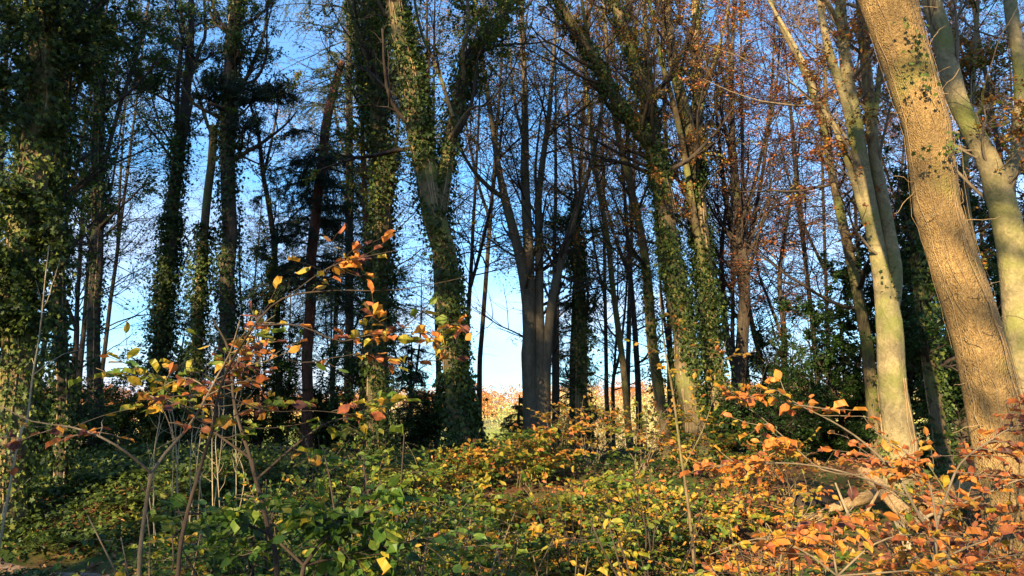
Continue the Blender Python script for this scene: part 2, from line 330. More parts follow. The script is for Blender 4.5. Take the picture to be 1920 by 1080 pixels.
def crown_mesh(rng, stems, n1=26, L1=(1.5, 3.2), a1=50, n2=120, n3=420, nl=3000, ls=.06, tint=(.7, .1), z0=3., z1=99, up=.05, flat=.3, thick=1., leafmat='leaf', mb=None, twig=True, clump=1., sides=3):
    """limbs, twigs and leaves as one scattered crown. stems: list of (pts, rad)"""
    mb = mb or MB(); a, d, r0 = [], [], []
    tot = []
    for p, r in stems:
        k = np.where((p[:, 2] > z0) & (p[:, 2] < z1))[0]
        if len(k) > 1: tot.append((p, r, k))
    if not tot: return mb
    wts = np.array([len(k) for _, _, k in tot], float); wts /= wts.sum()
    for i in range(n1):
        p, r, k = tot[rng.choice(len(tot), p=wts)]; j = min(rng.choice(k), len(p) - 2); tn = unit(p[j + 1] - p[j])
        pr = rng.normal(0, 1, 3); pr = unit(pr - pr.dot(tn) * tn); an = math.radians(rng.normal(a1, 12))
        a.append(p[j]); d.append(tn * math.cos(an) + pr * math.sin(an)); r0.append(min(r[j] * .45, .05 * thick) * rng.uniform(.5, 1))
    for p, r, k in tot:   # the leader ends
        a.append(p[-1]); d.append(unit(p[-1] - p[-3])); r0.append(r[-1])
    a, d, r0 = np.array(a), np.array(d), np.array(r0)
    ln = rng.uniform(L1[0], L1[1], len(a))
    b1 = grow(rng, a, d, ln, 9, .13, up); tp = np.linspace(1, .25, 9)
    tubes(mb, b1, r0[:, None] * tp, 5, 0)
    s, dd, ip, t = children(rng, b1, n2, .15, 1., 42, flat)
    l2 = ln[ip] * rng.uniform(.25, .55, n2) * (1.15 - .5 * t)
    b2 = grow(rng, s, dd, l2, 6, .16, up * .8); r2 = np.maximum(r0[ip] * .42 * (1.1 - .6 * t), .004 * thick)
    tubes(mb, b2, r2[:, None] * np.linspace(1, .35, 6), 4, 0)
    s, dd, ip3, t = children(rng, b2, n3, .1, 1., 40, flat)
    l3 = np.maximum(l2[ip3] * rng.uniform(.3, .7, n3), .15)
    b3 = grow(rng, s, dd, l3, 4, .18, up * .4); r3 = np.maximum(r2[ip3] * .5, .0036 * thick)
    tubes(mb, b3, r3[:, None] * np.linspace(1, .5, 4), 3, 0)
    if nl:
        if clump < 1:   # leaf the twigs unevenly: some bare, some full
            ph = np.sin(b3[:, -1] @ rng.normal(0, 1.1, (3, 3)) + rng.uniform(0, 6, 3)).sum(1)
            keep = np.argsort(-ph + rng.normal(0, .5, len(ph)))[:max(3, int(len(ph) * clump))]
            b3 = b3[keep]
        s, dd, _, _ = children(rng, b3, nl, .1, 1., 50, flat)
        s = s + rng.normal(0, .02, s.shape)
        nr = rng.normal(0, .55, s.shape); nr[:, 2] += 1; dd = dd * np.array([1, 1, .6]) - np.array([0, 0, .25])
        leaves(mb, rng, s, dd, nr, ls * rng.uniform(.65, 1.25, nl), np.clip(rng.normal(tint[0], tint[1], nl), 0, 1), 1)
    return mb

def ivy_on(mb, rng, q, rr, n, thick=.12, size=.07, z0=-9, z1=99, side=None, cover=.6, tint=(.45, .2), shape=IVY, mat=0):
    k = np.where((q[:, 2] >= z0) & (q[:, 2] <= z1))[0]
    if len(k) < 2: return
    m = int(n * 1.8); i = rng.choice(k, m); th = rng.uniform(0, 2 * math.pi, m)
    if side is not None: th = np.where(rng.random(m) < .65, rng.normal(side, .9, m), th)
    s = q[i, 2]
    f = np.sin(s * 1.9 + 2 * np.cos(th + 1)) + np.sin(s * .9 + th * 2 + 1.3) * .8 + np.sin(s * 4.1 - th + .5) * .5
    keep = f > np.quantile(f, 1 - cover) - rng.exponential(.25, m); i, th, f = i[keep][:n], th[keep][:n], f[keep][:n]; n = len(i)
    o = np.stack([np.cos(th), np.sin(th), np.zeros(n)], 1)
    off = np.abs(rng.normal(0, thick * .62, n)) * (.35 + .65 * sst(-1, 1.6, f)) * (1 + 1.2 * (rng.random(n) < .08))
    c = q[i] + o * (rr[i] * 1.0 + .01 + off)[:, None] + rng.normal(0, .03, (n, 3))
    d = o * .35 + np.array([0, 0, -.8]) + rng.normal(0, .5, (n, 3)); nr = o + rng.normal(0, .55, (n, 3)) + np.array([0, 0, .35])
    leaves(mb, rng, c, d, nr, size * .82 * rng.uniform(.5, 1.25, n), np.clip(rng.normal(tint[0], tint[1], n), 0, 1), mat, shape, .9)
    # clinging ivy stems
    ns = max(2, int(3 + n / 2500)); a = rng.uniform(0, 6.28, ns); kk = k[::4]
    if len(kk) > 3:
        aa = a[:, None] + np.cumsum(rng.normal(0, .12, (ns, len(kk))), 1)
        p = q[kk][None] + (rr[kk][None] * 1.03)[..., None] * np.stack([np.cos(aa), np.sin(aa), 0 * aa], -1)
        tubes(mb, p, np.full((ns, len(kk)), .010), 4, 1)

def tree(name, label, cat, Y, stems, bark_='brown', crown=None, ivy=None, seed=0, group=None, Y1=None, sides=20, rough=.05, flute=0., step=.10, extra=None, ends=None):
    """stems[0] is the trunk, the rest are limbs rooted on it; ivy: list of dicts with a stem index"""
    rng = np.random.default_rng(seed + 100)
    p0, r0 = stem_world(stems[0], Y, True, Y1)
    root = thing(name, label, cat, (p0[0][0], p0[0][1], float(H(p0[0][0], p0[0][1]))), group)
    qs = []
    for k, s in enumerate(stems):
        if k == 0: p, r = p0, r0
        else:
            off = 0
            if isinstance(s, tuple): off, s = s
            p, r = stem_world(s, Y + (Y1 - Y if Y1 else 0) * .5 * 0, False, Y + off)
        mb = MB(); q = trunk_mesh(mb, rng, p, r, step, sides if k == 0 else max(8, sides - 6), rough, flute if k == 0 else 0)
        mb.build('trunk' if k == 0 else 'limb', M[bark_], root); qs.append(q)
    if crown:
        cr = dict(crown); lm = cr.pop('leafmat', 'leaf'); tw = cr.pop('twigmat', 'twig')
        mb = crown_mesh(rng, qs, **cr)
        if mb.n: mb.build('crown', [M[tw], M[lm]], root)
    if ivy:
        mb = MB()
        for iv in ivy:
            iv = dict(iv); k = iv.pop('stem', 0); ivy_on(mb, rng, *qs[k], **iv)
        mb.build('ivy', [M['ivy'], M['vine']], root)
    if extra: extra(root, qs, rng)
    return root, qs

def zof(py, Y): return float(P(960, py, Y)[2])

def needles(mb, rng, b, n, ln=.09, wd=.12, tint=(.4, .2), mat=1, hang=.2):
    s, d, _, _ = children(rng, b, n, .05, 1., 48, 0.)
    nr = rng.normal(0, 1, s.shape); d[:, 2] -= hang
    leaves(mb, rng, s, d, nr, ln * rng.uniform(.6, 1.3, n), np.clip(rng.normal(tint[0], tint[1], n), 0, 1), mat, LEAF4, wd)

def pine_crown(spots, Y, seed, tint=(.3, .2), n=1400, size=.5):
    """needle tufts held on crooked boughs. spots: (px, py, size)"""
    def f(root, qs, rng):
        mb = MB()
        for (px, py, s) in spots:
            c = P(px, py, Y + rng.uniform(-.6, .6)); q = qs[0][0]
            j = int(np.argmin(np.abs(q[:, 2] - (c[2] - .35 * np.linalg.norm(c[:2] - q[len(q) // 2, :2]))))); a = q[j]
            mid = (a + c) / 2 + np.array([0, 0, -.15]) + rng.normal(0, .12, 3)
            p, r = spline([a, mid, c], [.04, .03, .015], .15); tubes(mb, p, r, 6, 0)
            m = 16; d = rng.normal(0, 1, (m, 3)); d[:, 2] = np.abs(d[:, 2]) * .5
            b = grow(rng, np.repeat(c[None], m, 0), d, np.full(m, s) * rng.uniform(.6, 1.1, m), 6, .25, .05); tubes(mb, b, np.full((m, 6), .008), 4, 0)
            s2, d2, _, _ = children(rng, b, 70, .2, 1, 50); b2 = grow(rng, s2, d2, np.full(70, s * .4), 4, .2, .1); tubes(mb, b2, np.full((70, 4), .005), 3, 0)
            needles(mb, rng, b2, n, .085, .16, tint)
        mb.build('needles', [M['twig'], M['needle']], root)
    return f

def pine_tufts(root, qs, rng):
    pine_crown([(300, 60, .5), (330, 20, .5), (375, 45, .45), (290, 120, .4), (400, 100, .35), (345, 90, .45), (260, 40, .4)], 15.0, 4, (.35, .2), 900)(root, qs, rng)

def spruce_crown(z0, z1, n1=34, L=(1.0, 2.2), seed=0, tint=(.35, .2), nn=16000, droop=.10, top=False, bias=None):
    def f(root, qs, rng):
        q, r = qs[0]; mb = MB(); k = np.where((q[:, 2] > z0) & (q[:, 2] < z1))[0]; i = rng.choice(k, n1)
        th = rng.uniform(0, 6.283, n1) if bias is None else rng.normal(bias, 1.3, n1)
        d = np.stack([np.cos(th), np.sin(th), np.full(n1, .05)], 1)
        ln = rng.uniform(L[0], L[1], n1)
        if top: ln *= .18 + .82 * (z1 - q[i, 2]) / (z1 - z0)
        b = grow(rng, q[i], d, ln, 9, .06, -droop * .55); tubes(mb, b, .022 * np.linspace(1, .25, 9)[None] + np.zeros((n1, 1)), 4, 0)
        m = n1 * 16; s, dd, ip, t = children(rng, b, m, .12, 1, 55, .8); l2 = ln[ip] * .34 * (1.15 - .75 * t)
        l2 = l2 * 1.35; b2 = grow(rng, s, dd, l2, 6, .08, -droop * 1.3); tubes(mb, b2, np.full((m, 6), .0045), 3, 0)
        s, dd, ip3, t = children(rng, b2, m * 2, .1, 1, 45, .5); b3 = grow(rng, s, dd, l2[ip3] * .45, 4, .08, -droop)
        needles(mb, rng, b2, nn // 2, .06, .15, tint, hang=.4); needles(mb, rng, b3, nn // 2, .06, .15, tint, hang=.4); needles(mb, rng, b, nn // 10, .06, .2, tint)
        mb.build('crown', [M['twig'], M['needle']], root)
    return f

# ---- left: the ivy-smothered tree at the edge
Yd = 8.5
def big_ivy(root, qs, rng):
    q, r = qs[0]; mb = MB()
    k = np.where(q[:, 2] > 2.3)[0]; n = 120; i = rng.choice(k, n); th = rng.uniform(0, 6.28, n)
    b = grow(rng, q[i], np.stack([np.cos(th), np.sin(th), np.full(n, .35)], 1), rng.uniform(.35, .95, n) * (.8 + .75 * sst(3.5, 6.5, q[i, 2])), 6, .2, .06)
    tubes(mb, b, .009 * np.linspace(1, .4, 6)[None] + np.zeros((n, 1)), 4, 1)
    s, d, _, _ = children(rng, b, 850, .2, 1, 45); b2 = grow(rng, s, d, rng.uniform(.12, .42, 850), 4, .2, .03); tubes(mb, b2, np.full((850, 4), .0035), 3, 1)
    m = 20000; s, d, _, _ = children(rng, b2, m, .1, 1, 55); nr = rng.normal(0, .6, s.shape) + np.array([0, -.5, .6])
    leaves(mb, rng, s + rng.normal(0, .03, s.shape), d - np.array([0, 0, .4]), nr, .062 * rng.uniform(.6, 1.25, m), np.clip(rng.normal(.42, .24, m), 0, 1), 0, IVY, .8)
    mb.build('ivy_bush', [M['ivy'], M['twig']], root)
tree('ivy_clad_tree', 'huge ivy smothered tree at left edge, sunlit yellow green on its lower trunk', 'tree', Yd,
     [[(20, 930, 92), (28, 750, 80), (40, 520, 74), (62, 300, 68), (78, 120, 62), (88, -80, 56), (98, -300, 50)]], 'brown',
     ivy=[dict(n=9500, thick=.17, size=.066, cover=.95, tint=(.62, .26))], seed=1, extra=big_ivy, flute=.2)  # ivy tint raised to yellow green, painting sunlight into the leaves
# companion trunk just right of it
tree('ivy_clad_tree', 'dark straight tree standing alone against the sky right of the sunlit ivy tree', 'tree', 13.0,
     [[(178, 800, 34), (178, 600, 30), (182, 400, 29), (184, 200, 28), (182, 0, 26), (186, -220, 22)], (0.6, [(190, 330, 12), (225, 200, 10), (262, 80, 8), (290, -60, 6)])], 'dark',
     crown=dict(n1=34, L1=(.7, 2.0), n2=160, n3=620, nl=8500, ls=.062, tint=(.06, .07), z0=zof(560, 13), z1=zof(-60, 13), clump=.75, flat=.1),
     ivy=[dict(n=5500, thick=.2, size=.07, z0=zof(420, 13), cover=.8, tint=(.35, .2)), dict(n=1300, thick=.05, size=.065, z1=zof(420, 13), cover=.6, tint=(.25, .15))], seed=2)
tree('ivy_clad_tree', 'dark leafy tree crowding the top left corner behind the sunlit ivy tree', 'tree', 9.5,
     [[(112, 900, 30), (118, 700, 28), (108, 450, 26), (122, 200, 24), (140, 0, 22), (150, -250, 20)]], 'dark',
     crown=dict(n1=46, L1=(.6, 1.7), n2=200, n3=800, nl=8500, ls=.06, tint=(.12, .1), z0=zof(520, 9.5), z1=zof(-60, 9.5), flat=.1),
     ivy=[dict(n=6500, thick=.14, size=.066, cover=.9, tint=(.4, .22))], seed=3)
# ---- pines and ivied trunks of the left middle
Y_ = 15.0
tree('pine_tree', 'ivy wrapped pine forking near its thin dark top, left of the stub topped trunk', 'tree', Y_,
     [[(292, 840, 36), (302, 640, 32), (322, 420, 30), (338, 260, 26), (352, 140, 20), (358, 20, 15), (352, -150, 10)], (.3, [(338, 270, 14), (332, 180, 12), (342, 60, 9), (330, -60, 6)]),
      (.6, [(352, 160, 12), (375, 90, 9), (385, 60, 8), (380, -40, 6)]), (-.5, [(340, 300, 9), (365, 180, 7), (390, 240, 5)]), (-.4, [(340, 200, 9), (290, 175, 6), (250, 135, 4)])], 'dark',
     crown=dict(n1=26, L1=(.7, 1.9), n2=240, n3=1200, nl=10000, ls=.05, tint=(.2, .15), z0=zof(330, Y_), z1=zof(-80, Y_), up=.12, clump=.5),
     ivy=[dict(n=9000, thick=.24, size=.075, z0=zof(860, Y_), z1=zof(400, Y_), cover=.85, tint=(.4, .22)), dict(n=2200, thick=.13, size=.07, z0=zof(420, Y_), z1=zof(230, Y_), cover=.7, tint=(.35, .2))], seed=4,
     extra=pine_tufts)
tree('dead_tree', 'stub topped brown trunk broken off mid height between two ivied pines', 'tree', 14.0,
     [[(362, 830, 26), (372, 600, 24), (386, 400, 21), (396, 300, 20), (401, 236, 19)], (.2, [(394, 250, 7), (380, 200, 5), (362, 150, 4)])], 'brown',
     ivy=[dict(n=5200, thick=.22, size=.07, z1=zof(420, 14), cover=.85, tint=(.4, .22))], seed=5)
Y_ = 13.5
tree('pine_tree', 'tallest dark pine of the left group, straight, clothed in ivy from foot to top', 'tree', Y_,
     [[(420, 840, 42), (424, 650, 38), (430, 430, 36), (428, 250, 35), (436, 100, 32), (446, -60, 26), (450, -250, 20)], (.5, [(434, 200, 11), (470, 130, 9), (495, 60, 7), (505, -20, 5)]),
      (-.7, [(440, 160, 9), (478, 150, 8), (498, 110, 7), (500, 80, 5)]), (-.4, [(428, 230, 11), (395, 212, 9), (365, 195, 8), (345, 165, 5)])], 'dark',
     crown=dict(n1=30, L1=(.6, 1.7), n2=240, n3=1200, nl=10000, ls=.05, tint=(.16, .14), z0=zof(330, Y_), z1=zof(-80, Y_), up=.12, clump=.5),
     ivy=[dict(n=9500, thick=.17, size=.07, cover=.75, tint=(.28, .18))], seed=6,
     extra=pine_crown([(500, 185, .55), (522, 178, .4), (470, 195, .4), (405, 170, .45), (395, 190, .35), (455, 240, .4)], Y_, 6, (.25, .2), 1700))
tree('pine_tree', 'thin crooked pine with a small leafy fork, right of the tallest dark pine', 'tree', 16.0,
     [[(522, 850, 20), (522, 700, 18), (516, 500, 16), (505, 390, 13), (494, 330, 11), (482, 240, 9), (470, 200, 7)], (.3, [(494, 330, 8), (508, 270, 7), (518, 220, 6), (522, 195, 4)])], 'dark',
     crown=dict(n1=22, L1=(.5, 1.5), n2=140, n3=600, nl=7000, ls=.055, tint=(.36, .16), z0=zof(700, 16), z1=zof(300, 16), flat=.2, clump=.7),
     ivy=[dict(n=2600, thick=.12, size=.07, z1=zof(500, 16), cover=.7)], seed=7)
# spruces around the leaning red trunk
Y_ = 15.5
tree('spruce_tree', 'reddish leaning conifer trunk snapped at the top, with dark drooping sprays', 'tree', Y_,
     [[(572, 850, 30), (576, 700, 28), (584, 520, 27), (594, 380, 26), (606, 270, 24), (622, 180, 21), (642, 116, 17)]], 'red', seed=8,
     extra=spruce_crown(zof(560, Y_), zof(260, Y_), 50, (.6, 1.6), tint=(.25, .18), nn=90000, droop=.12))
Y_ = 19.0
tree('spruce_tree', 'tall spruce with sunlit yellow green top right of the blue sky gap', 'tree', Y_,
     [[(652, 850, 24), (655, 600, 22), (655, 330, 20), (655, 100, 16), (655, -150, 11)]], 'dark', seed=9,
     extra=spruce_crown(zof(700, Y_), zof(-90, Y_), 120, (.9, 2.4), tint=(.85, .22), nn=150000, droop=.10))  # high needle tint: sunlight on the crown is put into its colour
# ivied trunk group x~700
Y_ = 13.5
tree('ivy_clad_tree', 'ivy clad trunk with sunlit yellow patches, left of the leaning ivied giant', 'tree', Y_,
     [[(706, 895, 56), (706, 700, 50), (712, 500, 46), (716, 330, 42), (708, 180, 38), (700, 60, 34), (694, -120, 28), (690, -280, 22)], (.8, [(712, 330, 16), (690, 230, 14), (668, 100, 12), (664, -60, 10)]), (-.8, [(706, 180, 12), (680, 90, 10), (655, 10, 8), (640, -60, 6)])], 'brown',
     crown=dict(n1=26, L1=(.8, 2.0), n2=200, n3=900, nl=9500, ls=.055, tint=(.36, .15), z0=zof(500, Y_), z1=zof(-60, Y_), clump=.7),
     ivy=[dict(n=15000, thick=.22, size=.075, cover=.86, tint=(.42, .22)), dict(stem=1, n=1400, thick=.08, size=.07, cover=.6)], seed=10)
tree('young_tree', 'narrow reddish brown trunk tucked just left of the sun patched ivy clad trunk', 'tree', 14.5,
     [[(676, 880, 28), (682, 740, 24), (690, 560, 20), (686, 400, 16), (680, 260, 12)]], 'red',
     crown=dict(n1=24, L1=(.5, 1.3), n2=110, n3=420, nl=5000, ls=.065, tint=(.06, .06), z0=1.2, z1=zof(420, 14.5), flat=.2), seed=11)
# ---- the leaning ivied giant
Y_ = 11.5
tree('ivy_clad_tree', 'leaning ivied giant in the centre, bare bark showing down one side', 'tree', Y_,
     [[(884, 900, 84), (864, 780, 66), (848, 640, 60), (832, 500, 60), (808, 370, 58), (783, 250, 56), (759, 110, 54), (742, 0, 50), (728, -150, 46), (715, -300, 40)],
      (.9, [(822, 400, 40), (838, 300, 36), (854, 210, 32), (872, 130, 28), (912, 72, 24), (946, 20, 20), (975, -60, 16), (1000, -140, 12)]),
      (-.6, [(868, 150, 12), (868, 90, 11), (878, 40, 9), (872, -60, 7)]), (.5, [(850, 220, 11), (820, 130, 9), (790, 60, 8), (770, -40, 6)]), (-.6, [(842, 260, 9), (880, 205, 7), (915, 195, 6), (950, 150, 4)])], 'brown',
     crown=dict(n1=34, L1=(.7, 2.0), n2=240, n3=1100, nl=8500, ls=.052, tint=(.3, .15), z0=zof(330, Y_), z1=zof(-70, Y_), clump=.6),
     ivy=[dict(n=13500, thick=.11, size=.068, side=-.5, cover=.62, tint=(.42, .2)), dict(stem=1, n=6000, thick=.15, size=.065, cover=.85, tint=(.36, .2)), dict(n=3600, thick=.14, size=.07, z1=zof(700, Y_), cover=.95, tint=(.34, .2)), dict(n=2200, thick=.1, size=.07, z0=zof(60, Y_), cover=.9)], seed=12, sides=28, flute=.15)
# ---- many-stemmed beech
Y_ = 14.0
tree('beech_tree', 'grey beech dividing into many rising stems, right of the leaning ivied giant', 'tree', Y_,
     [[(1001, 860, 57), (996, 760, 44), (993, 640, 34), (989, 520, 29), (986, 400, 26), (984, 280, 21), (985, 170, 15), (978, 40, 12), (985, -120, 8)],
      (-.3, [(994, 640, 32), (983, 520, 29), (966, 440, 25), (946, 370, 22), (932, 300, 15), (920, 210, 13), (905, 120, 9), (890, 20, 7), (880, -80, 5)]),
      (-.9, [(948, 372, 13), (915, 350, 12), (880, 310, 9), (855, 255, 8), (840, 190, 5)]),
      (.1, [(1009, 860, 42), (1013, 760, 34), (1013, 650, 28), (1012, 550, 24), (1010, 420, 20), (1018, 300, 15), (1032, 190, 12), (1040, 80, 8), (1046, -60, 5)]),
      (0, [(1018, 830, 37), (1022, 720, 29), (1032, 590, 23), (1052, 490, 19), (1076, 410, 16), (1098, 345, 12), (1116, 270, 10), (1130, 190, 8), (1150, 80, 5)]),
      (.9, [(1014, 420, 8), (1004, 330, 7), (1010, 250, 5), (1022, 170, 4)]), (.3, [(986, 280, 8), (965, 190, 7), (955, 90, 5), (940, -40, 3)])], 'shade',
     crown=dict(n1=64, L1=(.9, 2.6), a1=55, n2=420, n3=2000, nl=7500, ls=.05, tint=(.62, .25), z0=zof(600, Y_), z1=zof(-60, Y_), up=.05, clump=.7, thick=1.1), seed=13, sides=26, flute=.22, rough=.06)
# small dark conifers in the centre distance
def small_spruce(px, Y, top, base, label, seed, w=1.2):
    tree('spruce_tree', label, 'tree', Y, [[(px, base, 14), (px, (top + base) / 2, 10), (px + 2, top, 3)]], 'dark', seed=seed,
         extra=spruce_crown(zof(base - 10, Y) - .4, zof(top, Y), 60, (w * .6, w), tint=(.18, .13), nn=26000, droop=.10, top=True), sides=8)
small_spruce(1078, 21, 400, 840, 'dark young spruce with its pointed top between the beech and the twin mossy stems', 21, 1.9)
small_spruce(972, 24, 740, 850, 'low dark spruce at the left foot of the many stemmed beech', 22, 1.3)
small_spruce(1045, 26, 470, 830, 'slim dark spruce right behind the many stemmed beech', 23, 1.6)
small_spruce(770, 20, 640, 870, 'small drooping spruce between the ivied trunks in front of the far hill', 24, 1.5)
Y_ = 15
tree('ivy_clad_tree', 'short ivied trunk with mossy sunlit edge, left of the slanting brown poles', 'tree', Y_,
     [[(1092, 850, 34), (1090, 700, 30), (1086, 560, 26), (1080, 440, 18), (1078, 380, 10)]], 'brown', seed=14,
     ivy=[dict(n=5200, thick=.2, size=.07, cover=.8, tint=(.3, .2))],
     crown=dict(n1=14, L1=(.4, 1.1), n2=60, n3=260, nl=2000, ls=.06, tint=(.1, .1), z0=2, z1=zof(420, Y_)))
# slanting poles
tree('young_tree', 'slim slanting brown pole, the left one between the beech and the ivied pair', 'tree', 16,
     [[(1182, 870, 19), (1172, 720, 17), (1152, 560, 15), (1138, 440, 14), (1122, 350, 12), (1108, 250, 9), (1100, 130, 7), (1110, -40, 5)]], 'brown',
     crown=dict(n1=30, L1=(.8, 2.0), n2=200, n3=1000, nl=4500, ls=.05, tint=(.75, .2), z0=zof(640, 16), z1=zof(-60, 16), up=.1, clump=.6), seed=15, sides=12)
tree('young_tree', 'slanting mossy pole beside the ivied pair, thicker than its left neighbour', 'tree', 14,
     [[(1252, 880, 30), (1238, 760, 28), (1222, 620, 26), (1210, 500, 23), (1196, 410, 20), (1176, 320, 17), (1156, 240, 14), (1140, 120, 10), (1130, -40, 7)], (.5, [(1200, 430, 11), (1180, 300, 9), (1180, 190, 7), (1195, 60, 5)])], 'brown',
     crown=dict(n1=34, L1=(.8, 2.0), n2=200, n3=1000, nl=4500, ls=.05, tint=(.65, .2), z0=zof(620, 14), z1=zof(-60, 14), up=.1, clump=.6),
     ivy=[dict(n=1500, thick=.06, size=.06, z1=zof(480, 14), cover=.45, tint=(.4, .2))], seed=16, sides=14)
# ---- the ivied pair right of centre
Y_ = 12.5
tree('ivy_clad_tree', 'forked ivied tree whose two limbs sweep up to the left, right of centre', 'tree', Y_,
     [[(1306, 890, 78), (1296, 760, 64), (1284, 640, 58), (1270, 540, 54), (1252, 430, 48), (1236, 340, 42), (1222, 260, 36), (1208, 170, 31), (1180, 80, 27), (1150, 0, 22), (1120, -120, 18)],
      (-.8, [(1256, 400, 36), (1232, 300, 34), (1190, 236, 32), (1150, 180, 29), (1112, 110, 26), (1070, 40, 22), (1036, -20, 19), (1010, -100, 15)]),
      (.6, [(1240, 330, 20), (1226, 200, 17), (1212, 90, 14), (1206, -60, 10)]), (-1.1, [(1122, 130, 12), (1100, 60, 10), (1086, -40, 7)])], 'brown',
     crown=dict(n1=44, L1=(.8, 2.2), n2=260, n3=1200, nl=9500, ls=.05, tint=(.58, .2), z0=zof(400, Y_), z1=zof(-70, Y_), up=.08, clump=.6),
     ivy=[dict(n=7500, thick=.09, size=.062, z1=zof(400, Y_), cover=.6, tint=(.36, .22)), dict(n=3600, thick=.1, size=.062, z0=zof(400, Y_), cover=.6, tint=(.4, .2)), dict(stem=1, n=4200, thick=.09, size=.062, cover=.65, tint=(.4, .2))], seed=17, sides=24, flute=.15)
Y_ = 13.0
tree('ivy_clad_tree', 'dark ivied trunk with upright twin stems, close behind the forked ivied tree', 'tree', Y_,
     [[(1352, 890, 62), (1344, 740, 52), (1330, 600, 46), (1318, 470, 42), (1306, 350, 38), (1290, 240, 33), (1268, 130, 28), (1250, 20, 24), (1235, -140, 18)],
      (.6, [(1312, 400, 28), (1308, 280, 24), (1306, 150, 21), (1304, 0, 17), (1302, -140, 13)]), (-.6, [(1330, 560, 24), (1312, 470, 21), (1296, 370, 18), (1272, 240, 15), (1240, 110, 12), (1215, -10, 9)]),
      (.9, [(1308, 230, 10), (1335, 130, 8), (1360, 40, 6), (1372, -50, 4)])], 'brown',
     crown=dict(n1=46, L1=(.8, 2.4), n2=260, n3=1200, nl=9500, ls=.05, tint=(.72, .18), z0=zof(480, Y_), z1=zof(-70, Y_), up=.08, clump=.6),
     ivy=[dict(n=7500, thick=.12, size=.066, z1=zof(300, Y_), cover=.66, tint=(.34, .2)), dict(stem=1, n=2600, thick=.07, size=.06, cover=.5, tint=(.3, .2))], seed=18, sides=22, flute=.15)
Y_ = 14.5
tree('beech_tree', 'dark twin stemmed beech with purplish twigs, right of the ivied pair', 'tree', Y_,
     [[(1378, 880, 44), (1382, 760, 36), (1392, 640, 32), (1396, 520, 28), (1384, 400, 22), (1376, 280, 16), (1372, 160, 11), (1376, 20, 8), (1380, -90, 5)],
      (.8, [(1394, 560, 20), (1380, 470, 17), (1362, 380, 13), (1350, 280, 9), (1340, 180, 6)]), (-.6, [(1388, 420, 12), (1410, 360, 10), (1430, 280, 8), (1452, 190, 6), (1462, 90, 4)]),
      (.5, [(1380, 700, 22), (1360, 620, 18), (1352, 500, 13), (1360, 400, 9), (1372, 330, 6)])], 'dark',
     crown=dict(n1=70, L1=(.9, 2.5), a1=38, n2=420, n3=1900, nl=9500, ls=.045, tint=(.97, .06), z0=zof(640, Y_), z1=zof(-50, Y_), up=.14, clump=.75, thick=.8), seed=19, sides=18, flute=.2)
tree('young_tree', 'thin dark tree with crooked bare boughs standing in the pale gap on the right', 'tree', 17,
     [[(1478, 830, 20), (1472, 700, 17), (1468, 600, 14), (1462, 520, 11), (1472, 430, 9), (1490, 340, 7), (1500, 250, 4)], (.5, [(1470, 640, 10), (1440, 560, 8), (1420, 500, 6), (1425, 420, 4)])], 'dark',
     crown=dict(n1=50, L1=(.8, 2.2), a1=55, n2=360, n3=2000, nl=6500, ls=.045, tint=(.92, .1), z0=zof(760, 17), z1=zof(300, 17), up=.03, clump=.7, thick=.85), seed=20, sides=12)
# ---- right side: brown pole, lit beech, giant oak, far right beech
Y_ = 13
tree('young_tree', 'brown pole leaning left close behind the sunlit pale beech', 'tree', Y_,
     [[(1640, 800, 34), (1628, 670, 30), (1608, 560, 28), (1590, 470, 26), (1572, 380, 23), (1556, 300, 20), (1540, 220, 16), (1500, 120, 12), (1460, 40, 9), (1430, -50, 6)], (.7, [(1560, 320, 14), (1552, 230, 11), (1546, 120, 9), (1545, -20, 6)])], 'brown',
     crown=dict(n1=40, L1=(.8, 2.4), a1=60, n2=220, n3=1000, nl=9500, ls=.05, tint=(.86, .16), z0=zof(640, Y_), z1=zof(-50, Y_), up=.0, flat=.7, clump=.7), seed=30, sides=16)
Y_ = 9.5
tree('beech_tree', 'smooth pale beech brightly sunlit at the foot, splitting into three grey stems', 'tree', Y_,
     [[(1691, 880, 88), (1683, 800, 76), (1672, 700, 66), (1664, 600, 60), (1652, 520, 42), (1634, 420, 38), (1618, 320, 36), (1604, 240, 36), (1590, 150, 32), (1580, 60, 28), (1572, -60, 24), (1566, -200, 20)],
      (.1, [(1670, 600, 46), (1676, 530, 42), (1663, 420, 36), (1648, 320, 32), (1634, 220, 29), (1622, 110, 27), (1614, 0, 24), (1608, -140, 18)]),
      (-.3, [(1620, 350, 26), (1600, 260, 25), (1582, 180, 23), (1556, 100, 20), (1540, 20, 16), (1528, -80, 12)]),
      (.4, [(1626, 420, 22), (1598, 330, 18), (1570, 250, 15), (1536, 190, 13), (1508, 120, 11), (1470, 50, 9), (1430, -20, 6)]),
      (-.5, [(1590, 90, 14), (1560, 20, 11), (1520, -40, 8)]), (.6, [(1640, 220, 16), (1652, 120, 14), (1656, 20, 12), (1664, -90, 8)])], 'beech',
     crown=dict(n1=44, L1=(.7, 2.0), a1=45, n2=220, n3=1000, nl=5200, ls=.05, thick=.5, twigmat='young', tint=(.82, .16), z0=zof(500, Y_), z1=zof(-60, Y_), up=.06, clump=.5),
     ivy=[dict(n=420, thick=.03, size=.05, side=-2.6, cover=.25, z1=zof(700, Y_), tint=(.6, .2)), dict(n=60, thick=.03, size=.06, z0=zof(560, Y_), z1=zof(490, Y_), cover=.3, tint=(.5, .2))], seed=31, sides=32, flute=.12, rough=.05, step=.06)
Y_ = 6.0
